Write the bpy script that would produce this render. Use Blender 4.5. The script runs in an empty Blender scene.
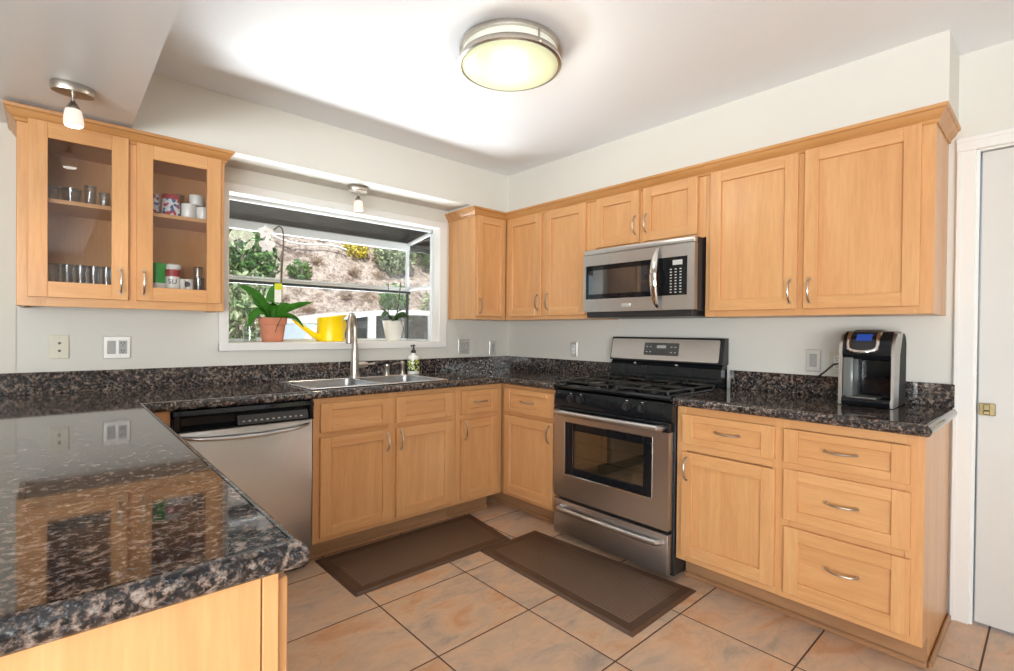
import bpy, bmesh, math, random
from mathutils import Vector, Matrix

scene = bpy.context.scene
COL = scene.collection
PI = math.pi

# ------------------------------------------------------------------ camera, sky, sun, daylight, exposure
cam_d = bpy.data.cameras.new('camera')
cam_d.sensor_width = 36.0
cam_d.lens = 499.535 / 1014 * 36
cam_d.clip_start = 0.02
cam = bpy.data.objects.new('camera', cam_d)
COL.objects.link(cam)
F = Vector((0.67135807, 0.74108412, -0.00852426))
R = Vector((0.74113172, -0.67128984, 0.00968108))
U = Vector((-0.00145224, 0.01281707, 0.9999168))
cam.matrix_world = Matrix(((R.x, U.x, -F.x, -2.88847), (R.y, U.y, -F.y, -3.17335), (R.z, U.z, -F.z, 1.2264), (0, 0, 0, 1)))
scene.camera = cam

world = bpy.data.worlds.new('sky')
scene.world = world
world.use_nodes = True
wn = world.node_tree
wn.nodes.clear()
w_out = wn.nodes.new('ShaderNodeOutputWorld')
w_bg = wn.nodes.new('ShaderNodeBackground')
w_sky = wn.nodes.new('ShaderNodeTexSky')
w_sky.sky_type = 'NISHITA'
w_sky.sun_disc = False
w_sky.sun_elevation = math.radians(52)
w_sky.sun_rotation = math.radians(200)
w_bg.inputs['Strength'].default_value = 0.22
wn.links.new(w_sky.outputs[0], w_bg.inputs[0])
wn.links.new(w_bg.outputs[0], w_out.inputs[0])

def sun(energy, direction, angle=0.6, color=(1, .95, .87)):
    d = bpy.data.lights.new('sun', 'SUN')
    d.energy = energy; d.angle = math.radians(angle); d.color = color
    o = bpy.data.objects.new('sun', d); COL.objects.link(o)
    o.rotation_euler = Vector(direction).to_track_quat('-Z', 'Y').to_euler()
def area(name, loc, target, sx, sy, power, color=(1, 1, 1), spread=180):
    d = bpy.data.lights.new(name, 'AREA')
    d.shape = 'RECTANGLE'; d.size = sx; d.size_y = sy; d.energy = power; d.color = color
    d.spread = math.radians(spread)
    o = bpy.data.objects.new(name, d); COL.objects.link(o)
    o.location = loc
    o.rotation_euler = (Vector(target) - Vector(loc)).to_track_quat('-Z', 'Y').to_euler()
    return o
sun(5.8, (0.35, 0.75, -1.0))
# area lamps added for daylight: bounce from the sunny yard up through the garden window, and light at the room's unseen windows
area('yard_bounce_daylight', (-1.2, 1.7, 0.45), (-1.45, 0.2, 1.6), 1.8, 0.8, 66, (.96, .985, 1), 75)
area('side_window_fill', (-5.8, -4.3, .9), (-2.4, -2.8, 2.9), 2.6, 1.0, 115, (.93, .97, 1), 120)  # added fill lamp outside an unseen side window
area('front_window_daylight', (-4.45, -6.2, 1.15), (-2.4, -1.5, 1.7), 2.0, 1.2, 135, (.93, .97, 1), 140)

scene.view_settings.view_transform = 'Standard'
scene.view_settings.look = 'None'
scene.view_settings.gamma = 1.0
scene.view_settings.use_curve_mapping = False
scene.view_settings.exposure = -0.04
try:
    scene.cycles.use_denoising = True
    scene.cycles.max_bounces = 10
    scene.cycles.diffuse_bounces = 5
    scene.cycles.glossy_bounces = 4
    scene.cycles.transparent_max_bounces = 24
    scene.cycles.caustics_reflective = False
    scene.cycles.caustics_refractive = False
    scene.cycles.sample_clamp_indirect = 6.0
except Exception:
    pass

# ------------------------------------------------------------------ materials
class NT:
    def __init__(s, name):
        s.m = bpy.data.materials.new(name); s.m.use_nodes = True
        s.t = s.m.node_tree; s.t.nodes.clear()
        s.out = s.t.nodes.new('ShaderNodeOutputMaterial')
    def n(s, kind, **kw):
        nd = s.t.nodes.new('ShaderNode' + kind)
        for k, v in kw.items():
            if hasattr(nd, k): setattr(nd, k, v)
            else: nd.inputs[k.replace('_', ' ')].default_value = v
        return nd
    def l(s, a, b): s.t.links.new(a, b)
    def ramp(s, fac, stops, interp='LINEAR'):
        r = s.t.nodes.new('ShaderNodeValToRGB'); r.color_ramp.interpolation = interp
        e = r.color_ramp.elements
        while len(e) > 1: e.remove(e[-1])
        e[0].position = stops[0][0]; e[0].color = (*stops[0][1], 1)
        for p, c in stops[1:]:
            x = e.new(p); x.color = (*c, 1)
        s.l(fac, r.inputs[0]); return r.outputs[0]
    def math(s, op, a, b=None):
        nd = s.t.nodes.new('ShaderNodeMath'); nd.operation = op
        for i, v in enumerate((a, b)):
            if v is None: continue
            if hasattr(v, 'is_output'): s.l(v, nd.inputs[i])
            else: nd.inputs[i].default_value = v
        return nd.outputs[0]
    def mix(s, fac, a, b, blend='MIX'):
        nd = s.t.nodes.new('ShaderNodeMix'); nd.data_type = 'RGBA'; nd.blend_type = blend
        for i, v in ((0, fac), (6, a), (7, b)):
            if hasattr(v, 'is_output'): s.l(v, nd.inputs[i])
            else: nd.inputs[i].default_value = v if i == 0 else (*v, 1)
        return nd.outputs[2]
    def coords(s, scale=(1, 1, 1), loc=(0, 0, 0)):
        tc = s.t.nodes.new('ShaderNodeTexCoord'); mp = s.t.nodes.new('ShaderNodeMapping')
        mp.inputs['Scale'].default_value = scale; mp.inputs['Location'].default_value = loc
        s.l(tc.outputs['Object'], mp.inputs[0]); return mp.outputs[0]
    def noise(s, vec, scale, detail=4, rough=.55, dist=0.0):
        nd = s.n('TexNoise'); s.l(vec, nd.inputs['Vector'])
        nd.inputs['Scale'].default_value = scale; nd.inputs['Detail'].default_value = detail
        nd.inputs['Roughness'].default_value = rough; nd.inputs['Distortion'].default_value = dist
        return nd.outputs['Fac']
    def bsdf(s, color, rough=.5, metal=0.0, **kw):
        p = s.n('BsdfPrincipled')
        if hasattr(color, 'is_output'): s.l(color, p.inputs['Base Color'])
        else: p.inputs['Base Color'].default_value = (*color, 1)
        if hasattr(rough, 'is_output'): s.l(rough, p.inputs['Roughness'])
        else: p.inputs['Roughness'].default_value = rough
        p.inputs['Metallic'].default_value = metal
        for k, v in kw.items(): p.inputs[k.replace('_', ' ')].default_value = v
        s.l(p.outputs[0], s.out.inputs[0]); s.p = p; return p
    def bump(s, h, strength=.2, dist=.002):
        b = s.n('Bump'); b.inputs['Strength'].default_value = strength; b.inputs['Distance'].default_value = dist
        s.l(h, b.inputs['Height']); s.l(b.outputs[0], s.p.inputs['Normal'])

def srgb(r, g, b):
    f = lambda c: (c / 255 / 12.92) if c / 255 <= .04045 else ((c / 255 + .055) / 1.055) ** 2.4
    return (f(r), f(g), f(b))

def plain(name, color, rough=.5, metal=0.0, var=.06, scale=12, **kw):
    t = NT(name)
    n = t.noise(t.coords(), scale, 3)
    c = t.ramp(n, [(.3, tuple(x * (1 - var) for x in color)), (.7, tuple(min(1, x * (1 + var)) for x in color))])
    t.bsdf(c, rough, metal, **kw)
    return t.m

def wood(name, axis, tones, rough=.33):
    t = NT(name)
    sc = {'x': (.9, 11, 11), 'y': (11, .9, 11), 'z': (11, 11, .9)}[axis]
    oi = t.n('ObjectInfo')
    tc = t.n('TexCoord'); mp = t.n('Mapping'); mp.inputs['Scale'].default_value = sc
    ad = t.n('VectorMath', operation='ADD'); sm = t.n('VectorMath', operation='SCALE')
    cx = t.n('CombineXYZ')
    for i in range(3): t.l(oi.outputs['Random'], cx.inputs[i])
    t.l(cx.outputs[0], sm.inputs[0]); sm.inputs['Scale'].default_value = 7.0
    t.l(tc.outputs['Object'], ad.inputs[0]); t.l(sm.outputs[0], ad.inputs[1])
    t.l(ad.outputs[0], mp.inputs[0])
    v = mp.outputs[0]
    big = t.noise(v, 1.1, 4, .6, .8)
    fine = t.noise(v, 9.0, 5, .65, .4)
    c = t.ramp(big, [(.28, tones[0]), (.5, tones[1]), (.72, tones[2])])
    c2 = t.ramp(fine, [(.3, (.86, .84, .8)), (.62, (1, 1, 1))])
    c = t.mix(.75, c, c2, 'MULTIPLY')
    tone = t.ramp(oi.outputs['Random'], [(0, (.95, .93, .9)), (1, (1.0, 1.0, 1.0))])
    c = t.mix(1.0, c, tone, 'MULTIPLY')
    t.bsdf(c, rough, 0.0, Coat_Weight=.15, Coat_Roughness=.25)
    t.bump(fine, .05, .001)
    return t.m

M = {}
MAPLE = (srgb(206, 151, 100), srgb(213, 160, 108), srgb(220, 170, 118))
for a in 'xyz': M['maple_' + a] = wood('maple_grain_' + a, a, MAPLE)
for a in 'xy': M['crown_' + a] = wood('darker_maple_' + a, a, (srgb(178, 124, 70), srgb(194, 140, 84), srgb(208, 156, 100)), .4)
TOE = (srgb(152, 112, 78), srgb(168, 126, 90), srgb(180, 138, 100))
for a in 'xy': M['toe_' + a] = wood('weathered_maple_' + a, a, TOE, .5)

def granite():
    t = NT('brown_granite')
    v = t.coords()
    warp = t.n('TexNoise'); t.l(v, warp.inputs['Vector']); warp.inputs['Scale'].default_value = 22; warp.inputs['Detail'].default_value = 3
    vm = t.n('VectorMath', operation='SCALE'); t.l(warp.outputs['Color'], vm.inputs[0]); vm.inputs['Scale'].default_value = .006
    va = t.n('VectorMath', operation='ADD'); t.l(v, va.inputs[0]); t.l(vm.outputs[0], va.inputs[1])
    def nz(scale, detail, rough, dist, off):
        mp = t.n('Mapping'); mp.inputs['Location'].default_value = (off, off * 1.7, off * .6); t.l(va.outputs[0], mp.inputs[0])
        return t.noise(mp.outputs[0], scale, detail, rough, dist)
    a = nz(70, 6, .68, .15, 0); b = nz(150, 5, .65, .1, 5); d = nz(46, 5, .7, .2, 11)
    ca = t.ramp(a, [(.445, (.008, .008, .009)), (.48, (.042, .031, .027)), (.535, (.165, .118, .096)), (.60, (.25, .20, .17)), (.68, (.30, .27, .25))])
    cb = t.ramp(b, [(.42, (.007, .007, .009)), (.53, (.018, .019, .023)), (.60, (.075, .078, .088)), (.67, (.22, .215, .215))])
    pick = t.ramp(d, [(.41, (0, 0, 0)), (.55, (1, 1, 1))])
    c = t.mix(pick, cb, ca)
    t.bsdf(c, .05, 0.0, IOR=1.58)
    return t.m
M['granite'] = granite()

def floor_tile():
    t = NT('slate_look_floor_tile')
    X0, PX, Y0, PY = -1.338, .478, -1.165, .4575
    tc = t.n('TexCoord'); sp = t.n('SeparateXYZ'); t.l(tc.outputs['Object'], sp.inputs[0])
    ux = t.math('DIVIDE', t.math('SUBTRACT', sp.outputs[0], X0), PX)
    uy = t.math('DIVIDE', t.math('SUBTRACT', sp.outputs[1], Y0), PY)
    fx = t.math('FRACT', ux); fy = t.math('FRACT', uy)
    ex = t.math('MULTIPLY', t.math('MINIMUM', fx, t.math('SUBTRACT', 1.0, fx)), PX)
    ey = t.math('MULTIPLY', t.math('MINIMUM', fy, t.math('SUBTRACT', 1.0, fy)), PY)
    edge = t.math('MINIMUM', ex, ey)
    cell = t.n('CombineXYZ'); t.l(t.math('FLOOR', ux), cell.inputs[0]); t.l(t.math('FLOOR', uy), cell.inputs[1])
    wnz = t.n('TexWhiteNoise'); wnz.noise_dimensions = '3D'; t.l(cell.outputs[0], wnz.inputs['Vector'])
    off = t.n('VectorMath', operation='SCALE'); t.l(wnz.outputs['Color'], off.inputs[0]); off.inputs['Scale'].default_value = 20
    va = t.n('VectorMath', operation='ADD'); t.l(tc.outputs['Object'], va.inputs[0]); t.l(off.outputs[0], va.inputs[1])
    st = t.n('Mapping'); st.inputs['Scale'].default_value = (1.0, 2.0, 1); st.inputs['Rotation'].default_value = (0, 0, .5); t.l(va.outputs[0], st.inputs[0])
    n1 = t.noise(st.outputs[0], 2.4, 6, .6, 1.2)
    n2 = t.noise(st.outputs[0], 13, 6, .65, .4)
    c = t.ramp(n1, [(.30, srgb(168, 154, 142)), (.42, srgb(202, 178, 156)), (.54, srgb(216, 184, 154)), (.66, srgb(210, 162, 124)), (.78, srgb(196, 148, 116))])
    c = t.mix(.40, c, t.ramp(n2, [(.3, (.72, .70, .70)), (.6, (1.02, 1.0, .98))]), 'MULTIPLY')
    # thin dark cleft veins
    vn = t.n('TexNoise'); t.l(st.outputs[0], vn.inputs['Vector']); vn.inputs['Scale'].default_value = 2.2; vn.inputs['Detail'].default_value = 4; vn.inputs['Distortion'].default_value = 1.5
    vd = t.math('ABSOLUTE', t.math('SUBTRACT', vn.outputs['Fac'], .5))
    vein = t.ramp(vd, [(0, (.76, .72, .7)), (.018, (1, 1, 1))])
    c = t.mix(.35, c, vein, 'MULTIPLY')
    grout = t.math('LESS_THAN', edge, .0032)
    c = t.mix(grout, c, srgb(84, 60, 46))
    rgh = t.math('ADD', t.math('MULTIPLY', grout, .4), .33)
    t.bsdf(c, rgh)
    h = t.math('ADD', t.math('MINIMUM', t.math('MULTIPLY', edge, 150), 1.0), t.math('MULTIPLY', n2, .35))
    t.bump(h, .35, .003)
    return t.m
M['tile'] = floor_tile()

def paint(name, color, rough=.55, bump=.06):
    t = NT(name); v = t.coords()
    n = t.noise(v, 1.2, 2)
    c = t.ramp(n, [(.3, tuple(x * .975 for x in color)), (.7, color)])
    t.bsdf(c, rough)
    t.bump(t.noise(v, 160, 3), bump, .0015)
    return t.m
M['wall'] = paint('warm_grey_wall_paint', srgb(216, 213, 205))
M['wall_warm'] = paint('beige_wall_paint', srgb(214, 210, 199))
M['ceiling'] = paint('white_ceiling_paint', srgb(238, 241, 245), .6)
M['soffit_gloss'] = paint('satin_white_ceiling_paint', srgb(234, 235, 236), .32, .03)
M['trim'] = paint('white_trim_paint', srgb(230, 229, 226), .35, .02)
M['door'] = paint('white_door_paint', srgb(212, 211, 208), .4, .02)

def steel(name, axis, color=(.60, .60, .605), rough=.31):
    t = NT(name)
    sc = {'x': (3, 900, 900), 'y': (900, 3, 900), 'z': (900, 900, 3)}[axis]
    n = t.noise(t.coords(sc), 1.0, 2)
    c = t.ramp(n, [(.3, tuple(x * .985 for x in color)), (.7, tuple(x * 1.015 for x in color))])
    r = t.math('ADD', t.math('MULTIPLY', n, .05), rough - .02)
    t.bsdf(c, r, 1.0)
    t.bump(n, .012, .0002)
    return t.m
M['steel_x'] = steel('brushed_steel_x', 'x')
M['steel_y'] = steel('brushed_steel_y', 'y')
M['steel_z'] = steel('brushed_steel_z', 'z')
M['steel_ceiling_lit'] = steel('ceiling_lit_brushed_steel', 'y', (.80, .79, .77), .42)  # same stainless as the rest, ceiling light put into a paler colour
M['bowl_steel_shaded'] = steel('shaded_satin_bowl_steel', 'x', (.40, .41, .42), .3)  # shade inside the bowls put into a darker copy of the sink steel
M['rim_steel_lit'] = steel('lit_satin_rim_steel', 'x', (.80, .80, .79), .26)  # highlight on the rim put into a brighter copy of the sink steel
M['nickel'] = plain('brushed_nickel', (.56, .52, .47), .28, 1.0, .05, 60)
M['chrome'] = plain('polished_chrome', (.75, .74, .72), .1, 1.0, .02)
M['tank_grey'] = plain('smoked_grey_tank', (.14, .15, .145), .2, 0, .1)
M['plate_steel'] = plain('satin_steel_plate', (.66, .65, .62), .42, .7, .03, 50)
M['brass'] = plain('aged_brass', (.30, .24, .13), .38, 1.0, .15, 40)
M['black_gloss'] = plain('gloss_black_enamel', (.008, .009, .011), .06, 0, .1, Specular_IOR_Level=.32)
M['black'] = plain('black_plastic', (.018, .018, .02), .35, 0, .1)
M['iron'] = plain('black_cast_iron', (.028, .027, .026), .3, 0, .2, 80)
M['screen'] = plain('grey_display', (.07, .075, .075), .12, 0, .1)
M['label_grey'] = plain('pale_grey_print', (.5, .5, .5), .5)
M['terracotta'] = plain('terracotta_clay', srgb(198, 128, 100), .8, 0, .08, 20)
M['yellow'] = plain('yellow_enamel', srgb(248, 214, 8), .28, 0, .02)
M['white_ceramic'] = plain('white_glazed_ceramic', srgb(236, 236, 232), .2, 0, .02)
M['pot_white'] = plain('matte_white_pot', srgb(226, 224, 216), .5, 0, .04)
M['green_cup'] = plain('green_plastic', srgb(18, 170, 62), .35, 0, .05)
M['red_band'] = plain('dark_red_print', srgb(168, 42, 52), .4, 0, .05)
M['navy_print'] = plain('navy_print', srgb(34, 38, 60), .4)
M['leaf'] = plain('orchid_leaf_green', srgb(58, 116, 34), .5, 0, .25, 9, Specular_IOR_Level=.2)
M['leaf_dark'] = plain('dark_leaf_green', srgb(58, 84, 48), .4, 0, .25, 9)
M['stem'] = plain('brown_green_stem', srgb(84, 78, 48), .5, 0, .2, 30)
M['petal'] = plain('white_orchid_petal', srgb(250, 246, 244), .5, 0, .02, 30)
M['bark'] = plain('potting_bark', srgb(110, 92, 72), .9, 0, .4, 60)
M['tag_yellow'] = plain('lime_tag_card', srgb(216, 222, 40), .5)
M['tag_white'] = plain('white_tag_card', srgb(240, 240, 232), .5)
M['ivory'] = plain('ivory_plate', srgb(214, 209, 190), .4, 0, .03)
M['white_plastic'] = plain('white_plastic', srgb(240, 240, 238), .35, 0, .02)
M['grey_plastic'] = plain('grey_plastic', srgb(168, 168, 166), .4, 0, .03)
M['silver_plastic'] = plain('silver_satin_plastic', (.50, .48, .46), .32, .85, .04, 50)
M['eave'] = plain('dark_brown_eave_paint', srgb(54, 44, 32), .85, 0, .15, 14)
M['alu'] = plain('white_aluminium', srgb(226, 230, 232), .35, 0, .02)
M['alu_dark'] = plain('grey_aluminium', srgb(218, 220, 218), .35, .3, .05)
M['gasket'] = plain('dark_gasket', srgb(52, 54, 54), .6)
M['car_paint'] = plain('white_car_paint', srgb(232, 234, 236), .25, 0, .02)
M['car_glass'] = plain('dark_car_glass', (.05, .055, .055), .06, 0, .1)
M['car_glass_pale'] = plain('pale_windscreen', srgb(196, 212, 226), .06, 0, .05)
M['rubber'] = plain('black_rubber', (.02, .02, .02), .7)
M['backing'] = plain('oven_interior', srgb(176, 164, 146), .5)

def emit(name, color, strength, base=(.9, .88, .84)):
    t = NT(name)
    n = t.noise(t.coords(), 40, 2)
    c = t.ramp(n, [(.3, tuple(x * .97 for x in color)), (.7, color)])
    p = t.bsdf(base, .35)
    t.l(c, p.inputs['Emission Color']); p.inputs['Emission Strength'].default_value = strength
    return t.m
M['lens'] = emit('opal_light_lens', (.97, 1, .62), .36, (.42, .44, .30))
M['lens_side'] = emit('opal_light_side', (1, .97, .82), .42, (.5, .5, .44))
M['bulb_glass'] = emit('frosted_lit_glass', (1, .82, .66), .75, (.4, .38, .36))
M['bulb_hot'] = emit('lit_bulb_face', (1, .95, .86), 9.0)
M['blue_screen'] = emit('blue_lit_display', (.03, .12, .6), .45, (.01, .02, .1))

def thin_glass(name, tint=(1, 1, 1), gl=1.0, rough=0.0):
    t = NT(name)
    tr = t.n('BsdfTransparent'); tr.inputs[0].default_value = (*tint, 1)
    g = t.n('BsdfGlossy'); g.inputs['Roughness'].default_value = rough
    fr = t.n('Fresnel'); ge = t.n('NewGeometry'); t.l(t.math('ADD', t.math('MULTIPLY', ge.outputs['Backfacing'], 1 / 1.5 - 1.5), 1.5), fr.inputs[0])
    f = t.math('MINIMUM', t.math('MULTIPLY', fr.outputs[0], gl), 1.0)
    mx = t.n('MixShader'); t.l(f, mx.inputs[0]); t.l(tr.outputs[0], mx.inputs[1]); t.l(g.outputs[0], mx.inputs[2])
    t.l(mx.outputs[0], t.out.inputs[0]); return t.m
M['glass'] = thin_glass('window_glass', (.97, .985, .98))
M['roof_glass'] = thin_glass('tinted_roof_glass', (.62, .62, .6), .22)
M['cab_glass'] = thin_glass('cabinet_glass', (.93, .93, .93), 1.2)
M['tumbler'] = thin_glass('drinking_glass', (.90, .94, .96), 1.8)
M['jar'] = thin_glass('jar_glass', (.88, .93, .9), 1.5)
M['oven_glass'] = thin_glass('oven_door_glass', (.62, .60, .56), 4.2)
M['micro_dark'] = plain('dark_mirror_glass', (.03, .03, .032), .03, 0, .05, IOR=2.2)
M['micro_glass'] = thin_glass('microwave_door_glass', (.12, .12, .13), 4.2)
M['tank_plastic'] = thin_glass('smoked_tank', (.45, .47, .46), 1.6, .1)

def mat_rubber():
    t = NT('brown_woven_floor_mat')
    tc = t.n('TexCoord'); sp = t.n('SeparateXYZ'); t.l(tc.outputs['Object'], sp.inputs[0])
    def wv(o, p):
        return t.math('MULTIPLY', t.math('ADD', t.math('SINE', t.math('MULTIPLY', o, 2 * PI / p)), 1.0), .5)
    w = t.math('MULTIPLY', wv(sp.outputs[0], .016), wv(sp.outputs[1], .016))
    c = t.ramp(w, [(0, srgb(88, 68, 54)), (.6, srgb(116, 93, 76))])
    t.bsdf(c, .45); t.bump(w, .5, .002); return t.m
M['mat_weave'] = mat_rubber()
M['mat_edge'] = plain('brown_mat_border', srgb(84, 62, 48), .42, 0, .1, 20)

def hillside():
    t = NT('dry_hillside_soil'); v = t.coords()
    n1 = t.noise(v, 2.4, 10, .8, .2); n2 = t.noise(v, 13, 9, .85, .1)
    c = t.ramp(n1, [(.38, srgb(126, 106, 94)), (.49, srgb(206, 190, 178)), (.62, srgb(230, 219, 208))])
    c = t.mix(.85, c, t.ramp(n2, [(.42, (.24, .19, .17)), (.49, (.84, .81, .79)), (.58, (1.05, 1.03, 1.0))]), 'MULTIPLY')
    t.bsdf(c, .95); t.bump(n2, .8, .08); return t.m
M['hill'] = hillside()
M['yard'] = plain('worn_concrete', srgb(158, 150, 140), .9, 0, .1, 3)
def foliage(name, a, b, c):
    t = NT(name); v = t.coords()
    n = t.noise(v, 14, 4, .7)
    t.bsdf(t.ramp(n, [(.32, a), (.5, b), (.68, c)]), .5); return t.m
M['fol_green'] = foliage('green_bush_leaves', srgb(40, 72, 36), srgb(84, 126, 62), srgb(150, 184, 112))
M['fol_pale'] = foliage('pale_bush_leaves', srgb(88, 108, 72), srgb(150, 166, 122), srgb(208, 206, 176))
M['fol_yellow'] = foliage('yellow_bush_leaves', srgb(170, 150, 40), srgb(222, 206, 70), srgb(240, 228, 130))
M['fol_dry'] = foliage('dry_brush', srgb(126, 106, 90), srgb(176, 154, 134), srgb(214, 196, 178))
def floral(name):
    t = NT(name); v = t.coords()
    x = t.n('TexVoronoi'); t.l(v, x.inputs['Vector']); x.inputs['Scale'].default_value = 75
    s = t.n('SeparateColor'); t.l(x.outputs['Color'], s.inputs[0])
    c = t.ramp(s.outputs[0], [(0, srgb(216, 222, 230)), (.42, srgb(72, 98, 158)), (.62, srgb(222, 226, 232)), (.78, srgb(186, 48, 66)), (.9, srgb(60, 78, 130))], 'CONSTANT')
    t.bsdf(c, .25); return t.m
M['floral'] = floral('blue_red_floral_glaze')
def dotty(name):
    t = NT(name); v = t.coords()
    x = t.n('TexVoronoi'); t.l(v, x.inputs['Vector']); x.inputs['Scale'].default_value = 95
    s = t.n('SeparateColor'); t.l(x.outputs['Color'], s.inputs[0])
    c = t.ramp(s.outputs[0], [(0, srgb(40, 48, 30)), (.4, srgb(196, 206, 60)), (.66, srgb(238, 240, 232)), (.88, srgb(70, 90, 40))], 'CONSTANT')
    t.bsdf(c, .4); return t.m
M['soap_label'] = dotty('lemon_leaf_label')

# ------------------------------------------------------------------ mesh helpers
class MB:
    def __init__(s): s.v = []; s.f = []; s.mi = []
    def add(s, vs, fs, m=0):
        o = len(s.v); s.v += [tuple(x) for x in vs]
        for f in fs: s.f.append(tuple(i + o for i in f)); s.mi.append(m)
        return s
    def box(s, x0, x1, y0, y1, z0, z1, b=0.0, m=0, seg=1):
        x0, x1 = sorted((x0, x1)); y0, y1 = sorted((y0, y1)); z0, z1 = sorted((z0, z1))
        if b <= 0:
            vs = [(x, y, z) for x in (x0, x1) for y in (y0, y1) for z in (z0, z1)]
            return s.add(vs, [(0, 1, 3, 2), (4, 6, 7, 5), (0, 4, 5, 1), (2, 3, 7, 6), (0, 2, 6, 4), (1, 5, 7, 3)], m)
        bm = bmesh.new(); bmesh.ops.create_cube(bm, size=1)
        for v in bm.verts:
            v.co = Vector(((x0 + x1) / 2 + v.co.x * (x1 - x0), (y0 + y1) / 2 + v.co.y * (y1 - y0), (z0 + z1) / 2 + v.co.z * (z1 - z0)))
        b = min(b, .49 * min(x1 - x0, y1 - y0, z1 - z0))
        bmesh.ops.bevel(bm, geom=bm.edges[:], offset=b, segments=seg, profile=.5, affect='EDGES')
        return s.frombm(bm, m)
    def frombm(s, bm, m=0):
        bm.verts.index_update()
        s.add([v.co[:] for v in bm.verts], [[v.index for v in f.verts] for f in bm.faces], m); bm.free(); return s
    def prism(s, poly, axis, a0, a1, m=0):
        def P(p, a): return {'x': (a, p[0], p[1]), 'y': (p[0], a, p[1]), 'z': (p[0], p[1], a)}[axis]
        n = len(poly)
        vs = [P(p, a0) for p in poly] + [P(p, a1) for p in poly]
        fs = [tuple(range(n - 1, -1, -1)), tuple(range(n, 2 * n))] + [(i, (i + 1) % n, (i + 1) % n + n, i + n) for i in range(n)]
        return s.add(vs, fs, m)
    def tube(s, pts, r, n=10, m=0, flat=None):
        pts = [Vector(p) for p in pts]; k = len(pts)
        rs = list(r) if isinstance(r, (list, tuple)) else [r] * k
        rings = []; prev = None
        for i, p in enumerate(pts):
            t = (pts[min(i + 1, k - 1)] - pts[max(i - 1, 0)]).normalized()
            if prev is None:
                a = Vector((0, 0, 1)) if abs(t.z) < .9 else Vector((1, 0, 0))
                u = t.cross(a).normalized()
            else: u = (prev - t * prev.dot(t)).normalized()
            prev = u; w = t.cross(u)
            fu = flat if flat else 1.0
            rings.append([p + (u * math.cos(2 * PI * j / n) + w * math.sin(2 * PI * j / n) * fu) * rs[i] for j in range(n)])
        vs = [v for g in rings for v in g]
        fs = [(i * n + j, i * n + (j + 1) % n, (i + 1) * n + (j + 1) % n, (i + 1) * n + j) for i in range(k - 1) for j in range(n)]
        fs += [tuple(range(n - 1, -1, -1)), tuple(range((k - 1) * n, k * n))]
        return s.add(vs, fs, m)
    def cyl(s, p0, p1, r, n=20, m=0): return s.tube([p0, p1], r, n, m)
    def lathe(s, prof, cx=0, cy=0, n=28, m=0, sx=1.0, sy=1.0):
        k = len(prof)
        vs = [(cx + r * math.cos(2 * PI * j / n) * sx, cy + r * math.sin(2 * PI * j / n) * sy, z) for r, z in prof for j in range(n)]
        fs = [(i * n + j, i * n + (j + 1) % n, (i + 1) * n + (j + 1) % n, (i + 1) * n + j) for i in range(k - 1) for j in range(n)]
        if prof[0][0] > 1e-6: fs.append(tuple(range(n - 1, -1, -1)))
        if prof[-1][0] > 1e-6: fs.append(tuple(range((k - 1) * n, k * n)))
        return s.add(vs, fs, m)
    def sweep(s, path, prof, closed_prof=True, m=0):
        # path: 2-D points, profile: (outward offset, z); outward is to the RIGHT of travel
        n = len(path); P = [Vector(p) for p in path]; rings = []
        for i in range(n):
            def nrm(a, b):
                d = (b - a).normalized(); return Vector((d.y, -d.x))
            if i == 0: o = nrm(P[0], P[1])
            elif i == n - 1: o = nrm(P[-2], P[-1])
            else:
                a = nrm(P[i - 1], P[i]); b = nrm(P[i], P[i + 1]); h = (a + b)
                o = h / max(.2, h.dot(a))
            rings.append([(P[i].x + o.x * d, P[i].y + o.y * d, z) for d, z in prof])
        k = len(prof); vs = [v for g in rings for v in g]
        rng = range(k) if closed_prof else range(k - 1)
        fs = [(i * k + j, i * k + (j + 1) % k, (i + 1) * k + (j + 1) % k, (i + 1) * k + j) for i in range(n - 1) for j in rng]
        if closed_prof: fs += [tuple(range(k - 1, -1, -1)), tuple(range((n - 1) * k, n * k))]
        return s.add(vs, fs, m)
    def xf(s, mat, start=0):
        s.v[start:] = [tuple(mat @ Vector(v)) for v in s.v[start:]]; return s
    def build(s, name, mats, parent=None, ang=32, recalc=True):
        me = bpy.data.meshes.new(name)
        off = Vector((0, 0, 0)); q = parent
        while q is not None: off += q.location; q = q.parent
        me.from_pydata([tuple(Vector(v) - off) for v in s.v], [], s.f)
        if recalc:
            bm = bmesh.new(); bm.from_mesh(me)
            bmesh.ops.recalc_face_normals(bm, faces=bm.faces[:]); bm.to_mesh(me); bm.free()
        if not isinstance(mats, (list, tuple)): mats = [mats]
        for x in mats: me.materials.append(M[x] if isinstance(x, str) else x)
        for p, i in zip(me.polygons, s.mi): p.material_index = i; p.use_smooth = True
        me.set_sharp_from_angle(angle=math.radians(ang))
        o = bpy.data.objects.new(name, me); COL.objects.link(o)
        if parent is not None: o.parent = parent
        return o

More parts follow.
